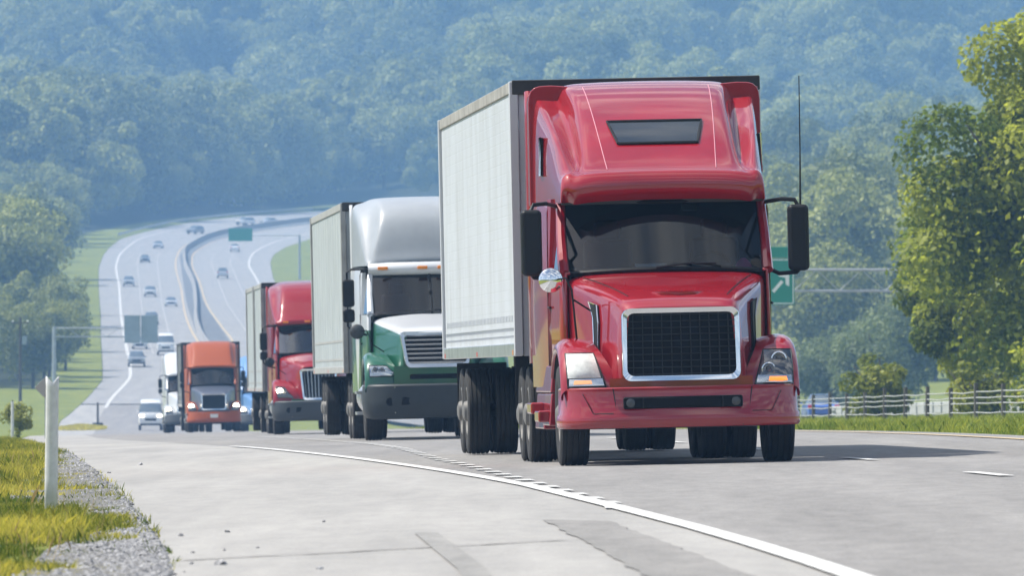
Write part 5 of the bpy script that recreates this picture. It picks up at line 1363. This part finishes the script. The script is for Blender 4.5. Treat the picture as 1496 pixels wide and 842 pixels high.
for k in range(9000):
    D = 40*math.exp(g.random()*math.log(150/40)); e_ = XL(D); lo = min(-.054*D*1.05, e_-1.5)-.4; X = g.uniform(lo, e_-.2)
    if patchy(X+5, D*1.7, 2.6) > .72 and e_-X > GRAVEL(D)*.9: pts.append((X, D, terrain(X, D)-.01, .5+.7*g.random(), .05+.2*g.random()))
    elif g.random() < .25 and e_-X > GRAVEL(D): pts2.append((X, D, terrain(X, D)-.01, .6+.8*g.random(), .5+.5*g.random()))
blades('roadside_weeds', pts, .085, .015, leaf_mat('dark weed leaves', (.04, .09, .012), (.16, .22, .04), .4), 'clumps of dark green weeds in the left roadside grass', 'weeds', 5)
blades('dry_stalks', pts2, .15, .0035, leaf_mat('dry straw', (.22, .15, .06), (.5, .38, .18), .3), 'thin dry stalks standing in the left roadside grass', 'grass', 6)
pts = []
for k in range(90000):
    D = 128*math.exp(g.random()*math.log(420/128)); e = XR1(D)
    X = e+g.random()**1.5*(9+D*.03); t_ = min(max((X-e)/.6, .25), 1)
    pts.append((X, D, zg(X, D)-.12, t_*(.6+.7*patchy(X, D, 1.2)), .1+.5*patchy(X, D*.5, .8)))
blades('verge_grass', pts, .21, .028, m_grassr, 'long green grass on the verge between the road and the rail fence', 'grass', 2)
pts = []
for k in range(9000):
    a, r_ = g.uniform(0, 6.28), math.sqrt(g.random()); X = -36.6+2.1*r_*math.cos(a); D = 872+14*r_*math.sin(a)
    pts.append((X, D, zg(X, D), 1-.5*r_, .6))
blades('island_grass', pts, .45, .09, m_grassl, 'yellow green grass on the small island beside the ramp', 'grass', 3)
def gravel():
    base = bmesh.new(); bmesh.ops.create_icosphere(base, subdivisions=1, radius=1)
    bv = np.array([v.co[:] for v in base.verts]); bf = np.array([[v.index for v in f.verts] for f in base.faces]); base.free()
    V = []; F_ = []; n = 0
    for k in range(22000):
        D = g.uniform(40, 150) if g.random() < .5 else g.uniform(44, 66); e = XL(D); gr = GRAVEL(D)*1.25
        l = min(abs(g.gauss(0, .6)), 1.)*gr
        if g.random() < .0012: l = -abs(g.gauss(0, .5))
        X = e-l; r_ = g.uniform(.008, .02)*(1.5 if g.random() < .06 else 1)
        q = bv*np.array([g.uniform(.7, 1.4), g.uniform(.7, 1.4), g.uniform(.5, .9)])*r_*(1+.25*rng.normal(size=(len(bv), 1)))
        z = (terrain(X, D) if l > 0 else zg(X, D))+r_*.3
        V.append(q+np.array([X, D, z])); F_.append(bf+n); n += len(bv)
    V = np.concatenate(V); F_ = np.concatenate(F_)
    me = bpy.data.meshes.new('gravel'); me.from_pydata(V.tolist(), [], F_.tolist()); me.materials.append(M('grey crushed stone', (.06, .06, .065), .9, col2=(.42, .42, .43), vscale=35))
    o = bpy.data.objects.new('gravel', me); C.objects.link(o); o['kind'] = 'stuff'; tag(o, 'loose grey gravel along the left edge of the shoulder', 'gravel')
gravel()
P_ = [(d, XL(d)) for d in [40+2*k for k in range(60)]]
b = B(); b.loft([[(x-GRAVEL(d)*1.15-.08, d, terrain(x-GRAVEL(d)*1.15-.08, d)+.012), (x-.06, d, terrain(x-.06, d)+.012), (x+.03, d, zg(x+.03, d)-.004)] for d, x in P_]); struct(b.build('gravel_bed', M('dusty gravel bed', (.13, .125, .11), .95, var=.25, vscale=12), smooth=80))

# ------------------------------------------------------------------ haze
hz = B().span(-2900, 2900, -1000, 9200, -60, 330).build('haze', bpy.data.materials.new('valley haze'), smooth=0)
struct(hz, 'stuff'); tag(hz, 'pale blue summer haze lying over the whole valley', 'haze')
m = hz.data.materials[0]; m.use_nodes = True; nt = m.node_tree; nt.nodes.remove(nt.nodes['Principled BSDF'])
pv = nt.nodes.new('ShaderNodeVolumePrincipled'); pv.inputs['Density'].default_value = .00021; pv.inputs['Color'].default_value = (.30, .565, 1., 1); pv.inputs['Anisotropy'].default_value = .0
nt.links.new(pv.outputs[0], nt.nodes['Material Output'].inputs['Volume'])
